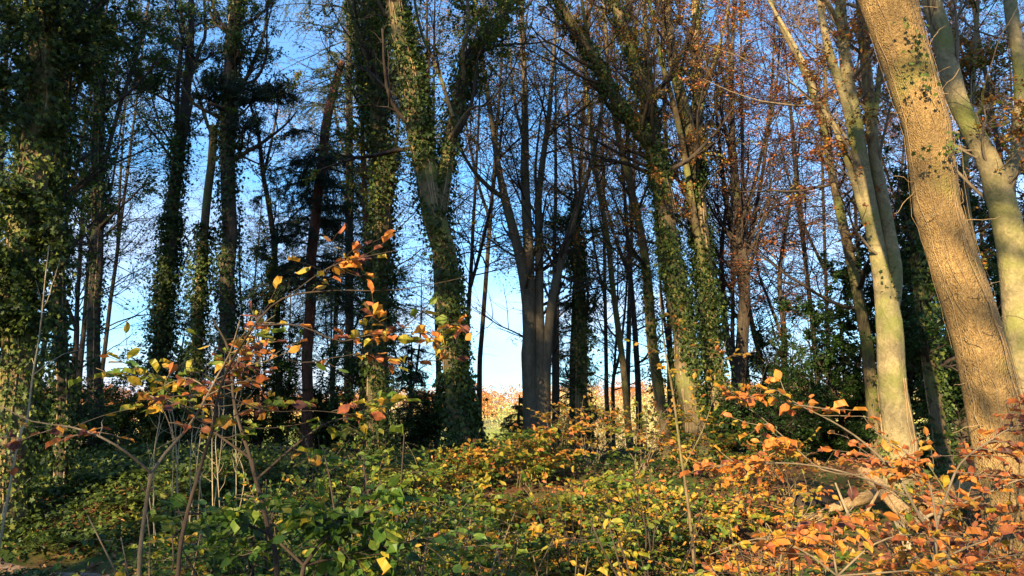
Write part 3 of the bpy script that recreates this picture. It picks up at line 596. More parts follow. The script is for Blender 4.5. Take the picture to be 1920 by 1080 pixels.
def vines(root, qs, rng):
    q, r = qs[0]; mb = MB(); idx = np.arange(0, len(q), 3)
    for k in range(20):
        a = rng.uniform(3.4, 6.2) if k < 16 else rng.uniform(0, 3); i0 = rng.integers(0, int(len(idx) * .5)); i1 = rng.integers(i0 + 8, len(idx)); ii = idx[i0:i1]
        aa = a + np.cumsum(rng.normal(0, .045, len(ii))); e = r[ii] * 1.045 + .004 + .004 * np.sin(np.arange(len(ii)) * .7) + (rng.random() < .15) * .03 * np.abs(np.sin(np.arange(len(ii)) * .15))
        p = q[ii] + e[:, None] * np.stack([np.cos(aa), np.sin(aa), 0 * aa], 1); p = p + rng.normal(0, .004, p.shape)
        tubes(mb, p, np.full(len(ii), rng.uniform(.0012, .0032)), 5, 0)
    n = 60; i = rng.choice(np.arange(len(q)), n); a = rng.uniform(3.2, 6.3, n); o = np.stack([np.cos(a), np.sin(a), 0 * a], 1)
    b = grow(rng, q[i] + o * r[i][:, None], o + rng.normal(0, .5, (n, 3)), rng.uniform(.06, .35, n), 7, .35, 0); tubes(mb, b, np.full((n, 7), .003), 4, 0)
    mb.build('vine', M['vine'], root)
    mb = MB()
    for (px, py) in [(1702, 40), (1718, 80), (1728, 110), (1704, 145), (1735, 150), (1740, 165), (1735, 290), (1785, 270), (1790, 250), (1705, 95), (1722, 62), (1780, 280)]:
        c = P(px, py, Y_ - .33); m = 9
        leaves(mb, rng, c + rng.normal(0, .035, (m, 3)), rng.normal(0, 1, (m, 3)) - np.array([0, 0, .6]), rng.normal(0, .5, (m, 3)) + np.array([0, -1, .4]), .04 * rng.uniform(.6, 1.1, m), rng.uniform(.1, .9, m), 0, IVY, .85)
    mb.build('ivy', M['ivy'], root)
tree('oak_tree', 'massive leaning trunk with ridged golden brown bark and dry clinging vines, at right', 'tree', Y_,
     [[(1925, 1060, 195), (1897, 900, 152), (1866, 780, 133), (1834, 650, 124), (1797, 530, 119), (1769, 400, 111), (1741, 280, 108), (1717, 180, 113), (1697, 90, 119), (1668, -10, 134), (1630, -140, 127), (1595, -280, 119)]], 'oak',
     seed=32, sides=72, rough=.018, flute=.10, step=.035, extra=vines)
Y_ = 8.0
tree('beech_tree', 'sunlit mottled grey tree with a mossy fork at the far right edge', 'tree', Y_,
     [[(1965, 980, 120), (1945, 800, 104), (1925, 660, 90), (1904, 540, 80), (1889, 450, 72), (1872, 380, 68), (1852, 310, 56), (1814, 225, 46), (1786, 150, 48), (1764, 70, 46), (1744, -10, 44), (1730, -120, 36)],
      (.4, [(1880, 400, 40), (1890, 335, 34), (1908, 280, 32), (1912, 200, 32), (1910, 110, 32), (1896, 20, 32), (1886, -80, 30), (1880, -200, 24)]),
      (-.4, [(1820, 225, 9), (1840, 205, 7), (1842, 180, 6), (1846, 160, 4)])], 'beech',
     crown=dict(n1=30, L1=(.6, 1.6), n2=130, n3=560, nl=2600, ls=.05, thick=.5, twigmat='young', tint=(.7, .2), z0=zof(420, Y_), z1=zof(-60, Y_), clump=.5), seed=33, sides=30, step=.05, rough=.06)
tree('ivy_clad_tree', 'short mossy ivied trunk between the pale beech and the massive leaning trunk', 'tree', 11,
     [[(1768, 870, 46), (1756, 780, 40), (1742, 700, 36), (1730, 600, 30), (1716, 480, 24), (1712, 330, 18)]], 'brown', seed=34,
     ivy=[dict(n=4200, thick=.13, size=.065, cover=.75, tint=(.45, .25))], crown=dict(n1=20, L1=(.5, 1.3), n2=100, n3=420, nl=6500, ls=.06, tint=(.05, .06), z0=2.2, z1=zof(340, 11), flat=.1))
tree('young_tree', 'slim grey pole seen in the gap between the massive trunk and the far right tree', 'tree', 11.5,
     [[(1870, 860, 26), (1850, 700, 24), (1832, 560, 22), (1820, 440, 20), (1808, 330, 17), (1820, 200, 14), (1830, 60, 11), (1836, -60, 8)]], 'brown', seed=35,
     crown=dict(n1=40, L1=(.8, 2.0), n2=200, n3=800, nl=15000, ls=.06, tint=(.62, .35), z0=zof(620, 11.5), z1=zof(-60, 11.5), flat=.5), sides=14)

# ---- dark evergreens (holly and yew) filling low gaps
def holly(px, Y, top, w, label, seed, tint=(.05, .05), nl=9000, mat='leaf', name='holly_bush', droop=.0, ls=.06, cat='bush', group=None, stems=4):
    rng = np.random.default_rng(seed + 900); x = P(px, 800, Y)[0]; g = float(H(x, Y)); h = max(.9, float(P(px, top, Y)[2]) - g)
    root = thing(name, label, cat, (x, Y, g), group); mb = MB(); qs = []
    for k in range(stems):
        a = rng.uniform(0, 6.28); s = 0 if k == 0 else rng.uniform(.15, .45) * w
        p = np.array([[x, Y, g - .1], [x + s * .4 * math.cos(a), Y + s * .4 * math.sin(a), g + h * .4], [x + s * math.cos(a), Y + s * math.sin(a), g + h * (.95 if k == 0 else rng.uniform(.6, .85))]])
        q = trunk_mesh(mb, rng, p, np.array([.05, .035, .012]) * (1 + h * .12), .12, 8); qs.append(q)
    mb.build('trunk', M['dark'], root)
    cm = crown_mesh(rng, qs, n1=int(26 + 10 * h), L1=(w * .4, w), a1=65, n2=300, n3=1300, nl=int(nl * 1.6), ls=ls, tint=tint, z0=g + .15, z1=g + h, up=-.01 - droop, flat=.3)
    cm.build('crown', [M['twig'], M[mat]], root)
    return root
for a in [
    (1590, 14.5, 560, 1.6, 'dark yew with drooping sprays in the gap left of the pale beech', 1, (.06, .06), 20000, 'needle2'),
    (1700, 13.5, 420, 1.5, 'tall dark holly filling the gap behind the pale beech', 2, (.04, .05), 22000, 'leaf'),
    (1795, 12.5, 520, 1.1, 'dark holly half hidden behind the massive leaning trunk', 3, (.05, .06), 14000, 'leaf'),
    (1530, 17, 650, 1.5, 'low dark yew under the thin tree in the pale gap on the right', 4, (.05, .05), 12000, 'leaf'),
    (1880, 14, 380, 1.6, 'dense dark holly at right edge between the massive trunk and the mottled tree', 5, (.10, .12), 20000, 'leaf'),
    (1450, 16, 770, 1.3, 'low dark holly beneath the purplish twin stemmed beech', 6, (.04, .05), 9000, 'leaf'),
    (330, 17, 640, 1.3, 'dark holly bush between the ivied pines on the left', 7, (.06, .06), 11000, 'leaf'),
    (480, 16, 640, 1.3, 'rounded dark holly right of the tallest dark pine', 8, (.10, .08), 11000, 'leaf'),
    (230, 15, 770, 1.2, 'low dark holly right of the lone straight dark tree', 9, (.06, .06), 8000, 'leaf'),
    (600, 16.5, 740, 1.2, 'low dark holly below the leaning reddish trunk', 10, (.06, .06), 8000, 'leaf'),
    (800, 17, 790, .9, 'small dark holly left of the foot of the leaning giant', 11, (.05, .05), 5000, 'leaf'),
    (95, 12, 790, 1.2, 'dark low holly right of the foot of the sunlit ivy tree', 12, (.04, .05), 8000, 'leaf'),
    (1420, 12.5, 800, 1.0, 'small dark holly right of the feet of the ivied pair', 13, (.03, .04), 6000, 'leaf'),
]:
    holly(a[0], a[1], a[2], a[3], a[4], a[5], a[6], a[7], 'leaf', 'yew_tree' if 'yew' in a[4] else 'holly_bush', .05 if 'yew' in a[4] else 0., cat='tree' if 'yew' in a[4] else 'bush')

# ---- slender background trees: prototypes and copies
def proto(seed, tint, nl, ls=.07, up=.03, n3=1700, h=15, flat=.3):
    rng = np.random.default_rng(seed); root = thing('background_tree', 'x', 'tree', (0, 0, 0))
    lean = rng.normal(0, .5, 2)
    p = np.array([[0, 0, -.3], [lean[0] * .1, 0, 2.5], [lean[0] * .5, lean[1] * .5, h * .45], [lean[0], lean[1], h * .75], [lean[0] * 1.3, lean[1], h]])
    mb = MB(); q = trunk_mesh(mb, rng, p, np.array([.08, .065, .05, .035, .012]), .25, 9, .08); qs = [q]
    for k in range(1):
        j = int(len(q[0]) * rng.uniform(.25, .6)); a = rng.uniform(0, 6.28); b = q[0][j]; o = np.array([math.cos(a), math.sin(a), 0])
        pp = np.array([b, b + o * .7 + [0, 0, 1.4], b + o * 1.3 + [0, 0, 3.4], b + o * 1.7 + [0, 0, 6]]); qs.append(trunk_mesh(mb, rng, pp, np.array([.05, .04, .03, .01]), .25, 7, .08))
    mb.build('trunk', M['dark'], root)
    crown_mesh(rng, qs, n1=52, L1=(1.4, 3.8), a1=62, n2=380, n3=n3, nl=nl, ls=ls, tint=tint, z0=2.2 if h < 13 else 3.6, z1=h, up=up, flat=flat, clump=.85, thick=.9).build('crown', [M['twig'], M['leaf']], root)
    return root
protos = {'red': proto(41, (.98, .08), 7500, .05), 'gold': proto(42, (.52, .17), 9500, .055), 'bare': proto(43, (.9, .12), 2800, .05, n3=2000), 'green': proto(44, (.10, .1), 9000, .065, up=.0, flat=.5), 'brown': proto(45, (.94, .1), 7500, .05), 'net': proto(47, (.92, .12), 4500, .042, up=.0, n3=2200, h=11, flat=.55), 'low': proto(46, (.12, .14), 6000, .065, up=-.01, n3=1300, h=8, flat=.85)}
BG_LABEL = {'net': 'thin young tree with a net of fine horizontal twigs against the sky', 'low': 'spreading young tree with dark leaf sprays under the tall trunks', 'red': 'slender far tree with purplish brown autumn leaves against the sky', 'gold': 'slender far tree with thin golden leaves against the sky', 'bare': 'slender far tree almost bare, its fine twigs against the sky',
            'green': 'slender far tree with sparse dark green leaves behind the trunks', 'brown': 'slender far tree with russet brown leaves against the sky'}
bgs = [  # px, depth, kind, scale
    (1405, 27, 'red', 1.2), (1140, 23, 'bare', .95),
    (1560, 25, 'brown', 1.05), (1690, 22, 'brown', 1.0), (1760, 26, 'green', 1.1), (1860, 20, 'brown', 1.0), (1800, 18, 'brown', .9),
    (1920, 24, 'green', 1.0), (700, 24, 'gold', 1.1), (620, 30, 'green', .72),
    (60, 20, 'green', 1.0), (-30, 16, 'green', 1.0), (450, 27, 'bare', .7), (540, 33, 'bare', .72), (490, 22, 'bare', .5), 
    (2000, 17, 'brown', 1.0), (2080, 22, 'green', 1.1), (-120, 14, 'green', .9), (-200, 22, 'bare', 1.0), (1955, 14, 'brown', .9), (1630, 19, 'red', .85), 
    (130, 19, 'low', 1.1), (460, 19, 'low', .75), (1150, 20, 'low', .75), (1270, 22, 'low', .85), (1440, 20, 'low', .9), (770, 20, 'low', .6), (620, 21, 'low', .8), (1380, 21, 'bare', .9), (180, 26, 'green', 1.1),
    (1040, 18, 'net', 1.0), (1200, 18, 'net', 1.0), (1400, 18, 'net', 1.05), (1540, 19, 'net', 1.0), (870, 20, 'net', 1.0), (620, 23, 'net', .6), (140, 17, 'net', .9), (1180, 27, 'gold', 1.3), (1075, 22, 'gold', 1.15), (900, 24, 'gold', 1.2), (1260, 21, 'gold', 1.15), (690, 26, 'gold', 1.25), (820, 19, 'gold', 1.0)]
rb = random.Random(3); firsts = {}
for px, Yb, kind, sc in bgs:
    x = P(px, 800, Yb)[0]; loc = (x, Yb, float(H(x, Yb)) - .1)
    if kind not in firsts:
        o = protos[kind]; o.location = loc; o.rotation_euler = (0, 0, rb.uniform(0, 6.28)); o.scale = (sc, sc, sc); o['label'] = BG_LABEL[kind]; o['group'] = 'spreading young trees under the tall trunks' if kind == 'low' else 'thin young trees with netted fine twigs' if kind == 'net' else kind.replace('red', 'purplish') + ' slender trees far behind the trunks'; firsts[kind] = o
    else: copy_thing(firsts[kind], loc, rb.uniform(0, 6.28), sc)

# ---- sunlit bushes down the slope
def far_bush(seed, tint):
    rng = np.random.default_rng(seed); root = thing('slope_bush', 'x', 'bush', (0, 0, 0)); mb = MB()
    n = 9500; lob = rng.normal(0, 1, (12, 3)) * np.array([1.5, 1.5, .9]) + np.array([0, 0, 2.6]); k = rng.integers(0, 12, n); d = unit(rng.normal(0, 1, (n, 3)))
    c = lob[k] + d * (rng.uniform(.5, 1.0, n) * 1.3)[:, None] * np.array([1, 1, 1.1]); c[:, 2] = np.maximum(c[:, 2], .05)
    m2 = MB(); s = np.zeros((8, 3)); b = grow(rng, s, lob[:8] - s, np.linalg.norm(lob[:8], axis=1), 6, .08, .02); tubes(m2, b, .08 * np.linspace(1, .3, 6)[None] + np.zeros((8, 1)), 6, 0); m2.build('trunk', M['dark'], root)
    leaves(mb, rng, c, rng.normal(0, 1, (n, 3)), d + rng.normal(0, .28, (n, 3)), rng.uniform(.09, .2, n), np.clip(rng.normal(tint, .08, n) + .1 * np.sin(c[:, 0] * 2), 0, 1), 0)
    mb.build('crown', M['far'], root); return root
fb = {'yellow green': far_bush(61, .12), 'pale golden': far_bush(62, .42)}
fl = set()
for k, (px, Yb, sc) in enumerate([(905, 112, 1.5), (955, 118, 1.7), (860, 108, 1.5), (800, 112, 1.5), (990, 104, 1.4), (1060, 110, 1.9), (1130, 115, 2.1), (1180, 105, 1.8), (1230, 118, 2.2), (1280, 110, 2.0), (1110, 98, 1.3), (1160, 95, 1.2), (1215, 97, 1.3),
                                  (730, 110, 1.8), (640, 115, 1.8), (560, 112, 1.8), (470, 118, 1.7), (380, 115, 1.4), (160, 120, 1.2), (1350, 115, 2.0), (1450, 112, 1.9), (1520, 118, 2.0), (930, 140, 1.6), (880, 145, 1.6), (970, 150, 1.8), (1080, 140, 2.0), (680, 100, 1.3), (600, 98, 1.2), (780, 100, 1.2), (1320, 98, 1.3)]):
    kind = 'pale golden' if px > 1040 else 'yellow green'
    if k % 5 == 3: kind = 'pale golden'
    sc *= .92 if px > 1040 else .68
    x = P(px, 800, Yb)[0]; loc = (x, Yb, float(H(x, Yb)) - .2)
    if kind not in fl:
        o = fb[kind]; o.location = loc; o.scale = (sc,) * 3; o['label'] = f'{kind} sunlit bush on the slope beyond the wood'; o['group'] = kind + ' bushes on the slope beyond'; fl.add(kind)
    else: copy_thing(fb[kind], loc, rb.uniform(0, 6.28), sc)

# ------------------------------------------------------------------ unseen trees added behind the camera to keep the wood in dappled shade
LIT = []   # points the sun reaches, with the radius of the gap
def lit(pxs, Y, R):
    for a, b in zip(pxs[:-1], pxs[1:]):
        for t in np.linspace(0, 1, 7, endpoint=False): LIT.append((P(a[0] + (b[0] - a[0]) * t, a[1] + (b[1] - a[1]) * t, Y), R))
lit([(1900, 1040), (1836, 660), (1750, 260), (1690, 0)], 5.8, .42)
lit([(1690, 880), (1668, 620), (1660, 560)], 9.3, .38)
lit([(1940, 800), (1900, 460), (1800, 170)], 7.8, .35)
lit([(1915, 270), (1900, 60)], 8, .3)
lit([(5, 900), (25, 620), (25, 420)], 8.2, .9)
lit([(90, 100), (110, 60)], 7, .25)
lit([(300, 600), (430, 500)], 14, .25)
lit([(1640, 400), (1620, 330)], 9.3, .12)
lit([(740, 40), (770, 190), (785, 260)], 11.3, .35)
lit([(706, 380), (712, 260)], 13.3, .35)
lit([(1310, 760), (1310, 690)], 12.3, .18)
lit([(830, 600), (850, 700)], 11.3, .3)
lit([(1320, 760), (1560, 820), (1880, 900)], 3.2, .35)
lit([(590, 20), (650, 120), (660, 260)], 18.5, 1.5)
lit([(1530, 900), (1700, 930), (1800, 960)], 6.3, .4)
lit([(600, 900), (700, 890), (900, 890), (1050, 850), (1250, 880)], 8.5, .5)
lit([(20, 1000), (120, 960), (250, 1000)], 6.5, .35)
lit([(1000, 150), (1250, 40), (1450, 60)], 15, 1.0)
lit([(500, 990), (900, 980), (1200, 960), (1400, 930)], 6, .2)
lit([(1300, 1000), (1600, 1000), (1880, 1000)], 4.4, .4)
lit([(480, 560), (700, 560), (850, 620)], 2.9, .22)
LP = np.array([p for p, _ in LIT]); LR = np.array([r for _, r in LIT]) * 1.35
def shade_tree(x, y, h, seed, label, nl=13500, R=4.2):
    best = (-1, x)
    for dx in (0, .5, -.5, 1, -1, 1.5, -1.5, 2, -2):   # stand where the trunk leaves the gaps open
        c = np.array([[x + dx, y, k] for k in np.linspace(1, h, 20)]); rel = LP[None] - c[:, None]; al = rel @ S; dd = np.sqrt(np.maximum((rel ** 2).sum(-1) - al ** 2, 0)).min()
        if dd > best[0] + .05: best = (dd, x + dx)
    x = best[1]; rng = np.random.default_rng(seed + 300); g = float(H(x, y)); root = thing('unseen_shade_tree', label, 'tree', (x, y, g), 'unseen leafy trees added behind the viewpoint')
    mb = MB(); p = np.array([[x, y, g - .2], [x + .1, y, g + h * .3], [x - .2, y + .2, g + h * .6], [x, y, g + h * .9]]); q = trunk_mesh(mb, rng, p, np.array([.3, .24, .18, .05]), .25, 12, .06); mb.build('trunk', M['brown'], root)
    mb = MB(); n = 60; i = rng.choice(np.where(q[0][:, 2] > g + (h * .22 if h < 25 else 13))[0], n); th = rng.uniform(0, 6.28, n)
    b = grow(rng, q[0][i], np.stack([np.cos(th), np.sin(th), np.full(n, .3)], 1), rng.uniform(.5, 1, n) * R, 8, .12, .03); tubes(mb, b, .045 * np.linspace(1, .3, 8)[None] + np.zeros((n, 1)), 5, 0)
    s, d, _, _ = children(rng, b, 420, .15, 1, 50, .2); b2 = grow(rng, s, d, rng.uniform(.5, 1.6, 420), 5, .15, .02); tubes(mb, b2, np.full((420, 5), .012), 3, 0)
    s, d, _, _ = children(rng, b2, nl, .05, 1, 60, .2); s = s + rng.normal(0, .22, s.shape)
    rel = LP[None] - s[:, None]; al = rel @ S; dist2 = (rel ** 2).sum(-1) - al ** 2
    s_ok = ~((dist2 < (LR * 1.0)[None] ** 2) & (al < 0)).any(1); s, d = s[s_ok], d[s_ok]  # crown leaves dropped where they would block sun from the chosen spots
    leaves(mb, rng, s, d, rng.normal(0, 1, s.shape) + np.array([0, 0, .6]), rng.uniform(.12, .24, len(s)), np.clip(rng.normal(.7, .15, len(s)), 0, 1), 1, LEAF4, .85)
    mb.build('crown', [M['twig'], M['leaf']], root)
for k, (x, y, h) in enumerate([(-4, -9, 17), (-9.5, -8, 18), (-15, -7.5, 18), (-21, -6, 18), (-7, -15, 20), (-13, -14, 20), (-19.5, -13.5, 20), (-1, -15, 19), (1.5, -8.5, 15), (-26, -11, 19), (-9, -24, 30), (-17, -23, 30), (-25, -22, 30), (-1, -25, 29), (-33, -20, 29)]):
    shade_tree(x, y, h, k, 'unseen leafy autumn tree placed behind the viewpoint to shade the wood')

# ------------------------------------------------------------------ forest floor
rng = np.random.default_rng(77)
mb = MB(); n = 42000; y = 2.2 + 22 * rng.random(n) ** 1.5; x = rng.uniform(-.78, .78, n) * (y + 1.5); c = np.stack([x, y, H(x, y) + rng.uniform(.01, .05, n)], 1)
nr = rng.normal(0, .4, (n, 3)) + np.array([0, 0, 1.]); d = rng.normal(0, 1, (n, 3)) * np.array([1, 1, .25])
leaves(mb, rng, c, d, nr, rng.uniform(.04, .085, n), rng.random(n) ** 1.3, 0, LEAF4, .65, 2.2)
tag(mb.build('fallen_leaves', M['litter']), 'russet beech leaves littering the woodland floor', 'leaf litter', kind='stuff')
mb = MB(); n = 60000; y = 3.6 + 19 * rng.random(n) ** 1.2; x = rng.uniform(-.8, .8, n) * (y + 1.2)
f = np.sin(x * .9 + 1) + np.sin(y * 1.3 + x * .4) + .7 * np.sin(2.3 * x - y) + 2.2 * sst(-1, -3.5, x); k = (f > -.2) & ~((np.abs(y - 7.45) < .5) & (x < -3.6)); x, y, f = x[k], y[k], f[k]; n = len(x)
x = np.append(x, rng.uniform(-7, -1.2, 16000)); y = np.append(y, rng.uniform(7.9, 12.5, 16000)); f = np.append(f, rng.uniform(.3, 1.2, 16000)); n = len(x)
c = np.stack([x, y, H(x, y) + rng.uniform(.02, .16, n) * np.clip(f + .5, .3, 1.6)], 1)
leaves(mb, rng, c, rng.normal(0, 1, (n, 3)) * [1, 1, .4], rng.normal(0, .45, (n, 3)) + [0, -.3, 1.], rng.uniform(.035, .075, n), np.clip(rng.normal(.55, .22, n), 0, 1), 0, IVY, .85)
tag(mb.build('ground_ivy', M['ivy']), 'low ivy and bramble leaves carpeting the woodland floor', 'ground cover', kind='stuff')

# ferns
def fern(x, y, s, seed, label):
    rng = np.random.default_rng(seed); g = float(H(x, y)); root = thing('fern', label, 'fern', (x, y, g), 'ferns on the woodland bank'); mb = MB(); n = 11
    th = np.linspace(0, 6.28, n, endpoint=False) + rng.normal(0, .15, n); d = np.stack([np.cos(th) * .8, np.sin(th) * .8, np.full(n, 1.)], 1)
    b = grow(rng, np.repeat(np.array([[x, y, g]]), n, 0), d, rng.uniform(.7, 1, n) * s, 14, .03, -.13); tubes(mb, b, np.full((n, 14), .004), 3, 0)
    for sgn in (1, -1):
        t = unit(np.gradient(b, axis=1)); sdv = unit(np.cross(t, [0, 0, 1.])) * sgn; w = np.sin(np.linspace(.25, 3.05, 14)) * .24 * s
        for j in range(3):
            c = (b[:, 1:-1] + (b[:, 2:] - b[:, 1:-1]) * j / 3).reshape(-1, 3); dd = (sdv[:, 1:-1] + .35 * t[:, 1:-1]).reshape(-1, 3)
            leaves(mb, rng, c, dd, np.repeat([[0, 0, 1.]], len(c), 0) + rng.normal(0, .15, (len(c), 3)), np.tile(w[1:-1], n), rng.normal(.55, .12, len(c)), 1, LEAF4, .22)
    mb.build('frond', [M['twig'], M['ivy']], root)
for k, (px, Yb, s, lb) in enumerate([(150, 8.2, .6, 'dark green fern right of the sunlit ivy tree'), (250, 8.8, .55, 'fern on the bank below the lone straight dark tree'), (330, 8.4, .5, 'fern on the bank beneath the pale dead stalks'), (60, 7.4, .5, 'fern at the foot of the sunlit ivy tree'),
                              (1560, 8.6, .5, 'fern in the shade left of the pale beech foot'), (560, 8.8, .5, 'bright fern below the leaning reddish trunk'), (1400, 8.2, .5, 'fern below the ivied pair'), (110, 9.4, .6, 'fern between the sunlit ivy tree and the lone straight tree'), (200, 9.6, .55, 'fern beneath the left tip of the forked sapling branch'), (290, 9.8, .6, 'fern in front of the ivy wrapped forking pine'), (400, 9.3, .55, 'fern in front of the stub topped brown trunk'), (470, 8.6, .5, 'fern in front of the rounded dark holly')]):
    fern(P(px, 800, Yb)[0], Yb, s, 500 + k, lb)

# ------------------------------------------------------------------ saplings and shrubs with full leaves
def sprays(mb, rng, b, nper, ls, tint, shape=LEAFN, droop=.25, flat=True):
    """alternate leaves down both sides of each twig, lying nearly flat"""
    Bn, n, _ = b.shape; t = np.linspace(.12, 1., nper)[None] * (n - 1) + rng.uniform(-.1, .1, (Bn, nper)); t = np.clip(t, 0, n - 1.001); i = t.astype(int); f = (t - i)[..., None]
    a = b[np.arange(Bn)[:, None], i]; e = b[np.arange(Bn)[:, None], i + 1]; c = a + (e - a) * f; tn = unit(e - a); sd_ = unit(np.cross(tn, [0, 0, 1.])) * np.where(np.arange(nper) % 2, 1, -1)[None, :, None]
    d = tn * .6 + sd_ * .8 + rng.normal(0, .22, c.shape) - np.array([0, 0, droop]); d[:, -1] = tn[:, -1] + rng.normal(0, .1, (Bn, 3))
    nr = np.array([0, 0, 1.]) + rng.normal(0, .5, c.shape); N_ = Bn * nper
    keep = rng.random(N_) < .88
    leaves(mb, rng, c.reshape(-1, 3)[keep], d.reshape(-1, 3)[keep], nr.reshape(-1, 3)[keep], (ls * rng.uniform(.6, 1.15, N_))[keep], np.clip(np.repeat(rng.normal(tint[0], tint[1], Bn), nper) + rng.normal(0, tint[1] * .8, N_), 0, 1)[keep], 0, shape, .70, 1.15)

def shrub(x, y, h, w, label, seed, tint, name='beech_sapling', group=None, ls=.07, n1=7, n2=34, n3=120, nper=5, lean=(0, 0), cat='shrub', bark_='twig'):
    rng = np.random.default_rng(seed + 2000); g = float(H(x, y)); root = thing(name, label, cat, (x, y, g), group)
    m1 = MB(); th = rng.uniform(0, 6.28, n1); o = np.stack([np.cos(th) * w / h * .55 + lean[0], np.sin(th) * w / h * .55 + lean[1], np.ones(n1)], 1)
    b1 = grow(rng, np.repeat([[x, y, g - .03]], n1, 0) + rng.normal(0, .05, (n1, 3)) * [1, 1, 0], o, rng.uniform(.7, 1.15, n1) * h, 9, .09, -.03); tubes(m1, b1, (.004 + .006 * h) * np.linspace(1, .3, 9)[None] + np.zeros((n1, 1)), 6, 0)
    s, d, ip, t = children(rng, b1, n2, .3, 1, 60, .7); b2 = grow(rng, s, d * [1, 1, .5], rng.uniform(.35, .8, n2) * w * (1.2 - .5 * t), 7, .12, -.015); tubes(m1, b2, .0035 * np.linspace(1, .4, 7)[None] + np.zeros((n2, 1)), 4, 0)
    s, d, _, _ = children(rng, b2, n3, .2, 1, 45, .85); b3 = grow(rng, s, d * [1, 1, .5], rng.uniform(.12, .3, n3), 5, .12, -.02); tubes(m1, b3, np.full((n3, 5), .0018), 3, 0)
    m1.build('stem', M[bark_], root)
    m2 = MB(); sprays(m2, rng, b3, nper, ls, tint); sprays(m2, rng, b2, 4, ls, tint); m2.build('foliage', M['leaf'], root); return root
R_ = random.Random(9); cnt = 0
ROW = [  # depth, pixel xs with a tint each
    (4.4, [(330, .24), (470, .22), (600, .20), (700, .26), (860, .34), (1040, .38), (1230, .50), (1420, .66), (1760, .80), (1900, .8)], 1.0, .5),
    (5.6, [(430, .30), (560, .32), (680, .36), (800, .36), (930, .38), (1090, .40), (1220, .44), (1340, .6), (1470, .72), (1760, .82), (1900, .82)], .88, .55),
    (6.8, [(400, .36), (540, .36), (660, .40), (780, .40), (880, .42), (1000, .48), (1110, .42), (1220, .44), (1340, .58), (1470, .70), (1760, .84), (1900, .80)], .66, .6),
    (8.0, [(520, .42), (640, .36), (740, .40), (840, .42), (950, .56), (1060, .48), (1180, .44), (1320, .56), (1450, .66), (1780, .8)], .56, .65),
    (9.4, [(600, .40), (700, .36), (800, .44), (920, .62), (1020, .68), (1110, .60), (1200, .48), (1300, .55), (1480, .6), (980, .45), (860, .5)], .62, .6),
    (7.6, [(985, .44), (900, .40), (1050, .50)], .5, .55)]
tone = [(.28, 'green'), (.37, 'green and yellowing'), (.47, 'yellow green'), (.60, 'golden'), (.73, 'orange'), (2, 'russet')]
land = [(220, 'at the left edge'), (420, 'near the forked left sapling'), (640, 'below the left spruces'), (820, 'below the two central ivied trunks'), (960, 'in front of the leaning giant'), (1120, 'in front of the many stemmed beech'), (1280, 'below the slanting poles'),
        (1420, 'in front of the ivied pair'), (1640, 'left of the broken branches'), (1820, 'around the broken branches'), (3000, 'beneath the massive leaning trunk')]
rowword = ['front row', 'second row back', 'third row back', 'fourth row back', 'top row', 'fifth row back']
for ri, (Yb, lst, hh, ww) in enumerate(ROW):
    for px, tn_ in lst:
        cnt += 1; y = Yb + R_.uniform(-.5, .5); x = P(px, 900, y)[0]
        lb = f"{next(b for a, b in tone if tn_ < a)} leaved shrub {next(b for a, b in land if px < a)}, {rowword[ri]}"
        shrub(x, y, hh * R_.uniform(.9, 1.4), ww * R_.uniform(.9, 1.2), lb, cnt, (tn_ + R_.uniform(-.08, .06) - (.02 if px < 1010 else 0), .12), 'understorey_shrub', 'leafy shrubs covering the forest floor', ls=R_.uniform(.055, .085), n3=int(R_.choice([28, 50, 70, 100]) * (.6 if px > 1380 else 1)), n2=R_.randint(18, 34), n1=9, bark_=R_.choice(['twig', 'young', 'brown']))

byl = {}
for o in C.objects:
    if o.parent is None and o.name.startswith('understorey_shrub'): byl.setdefault(o['label'], []).append(o)
for lb, os_ in byl.items():
    if len(os_) == 2:
        os_.sort(key=lambda o: o.location.x / o.location.y); os_[0]['label'] = lb + ', left one'; os_[1]['label'] = lb + ', right one'
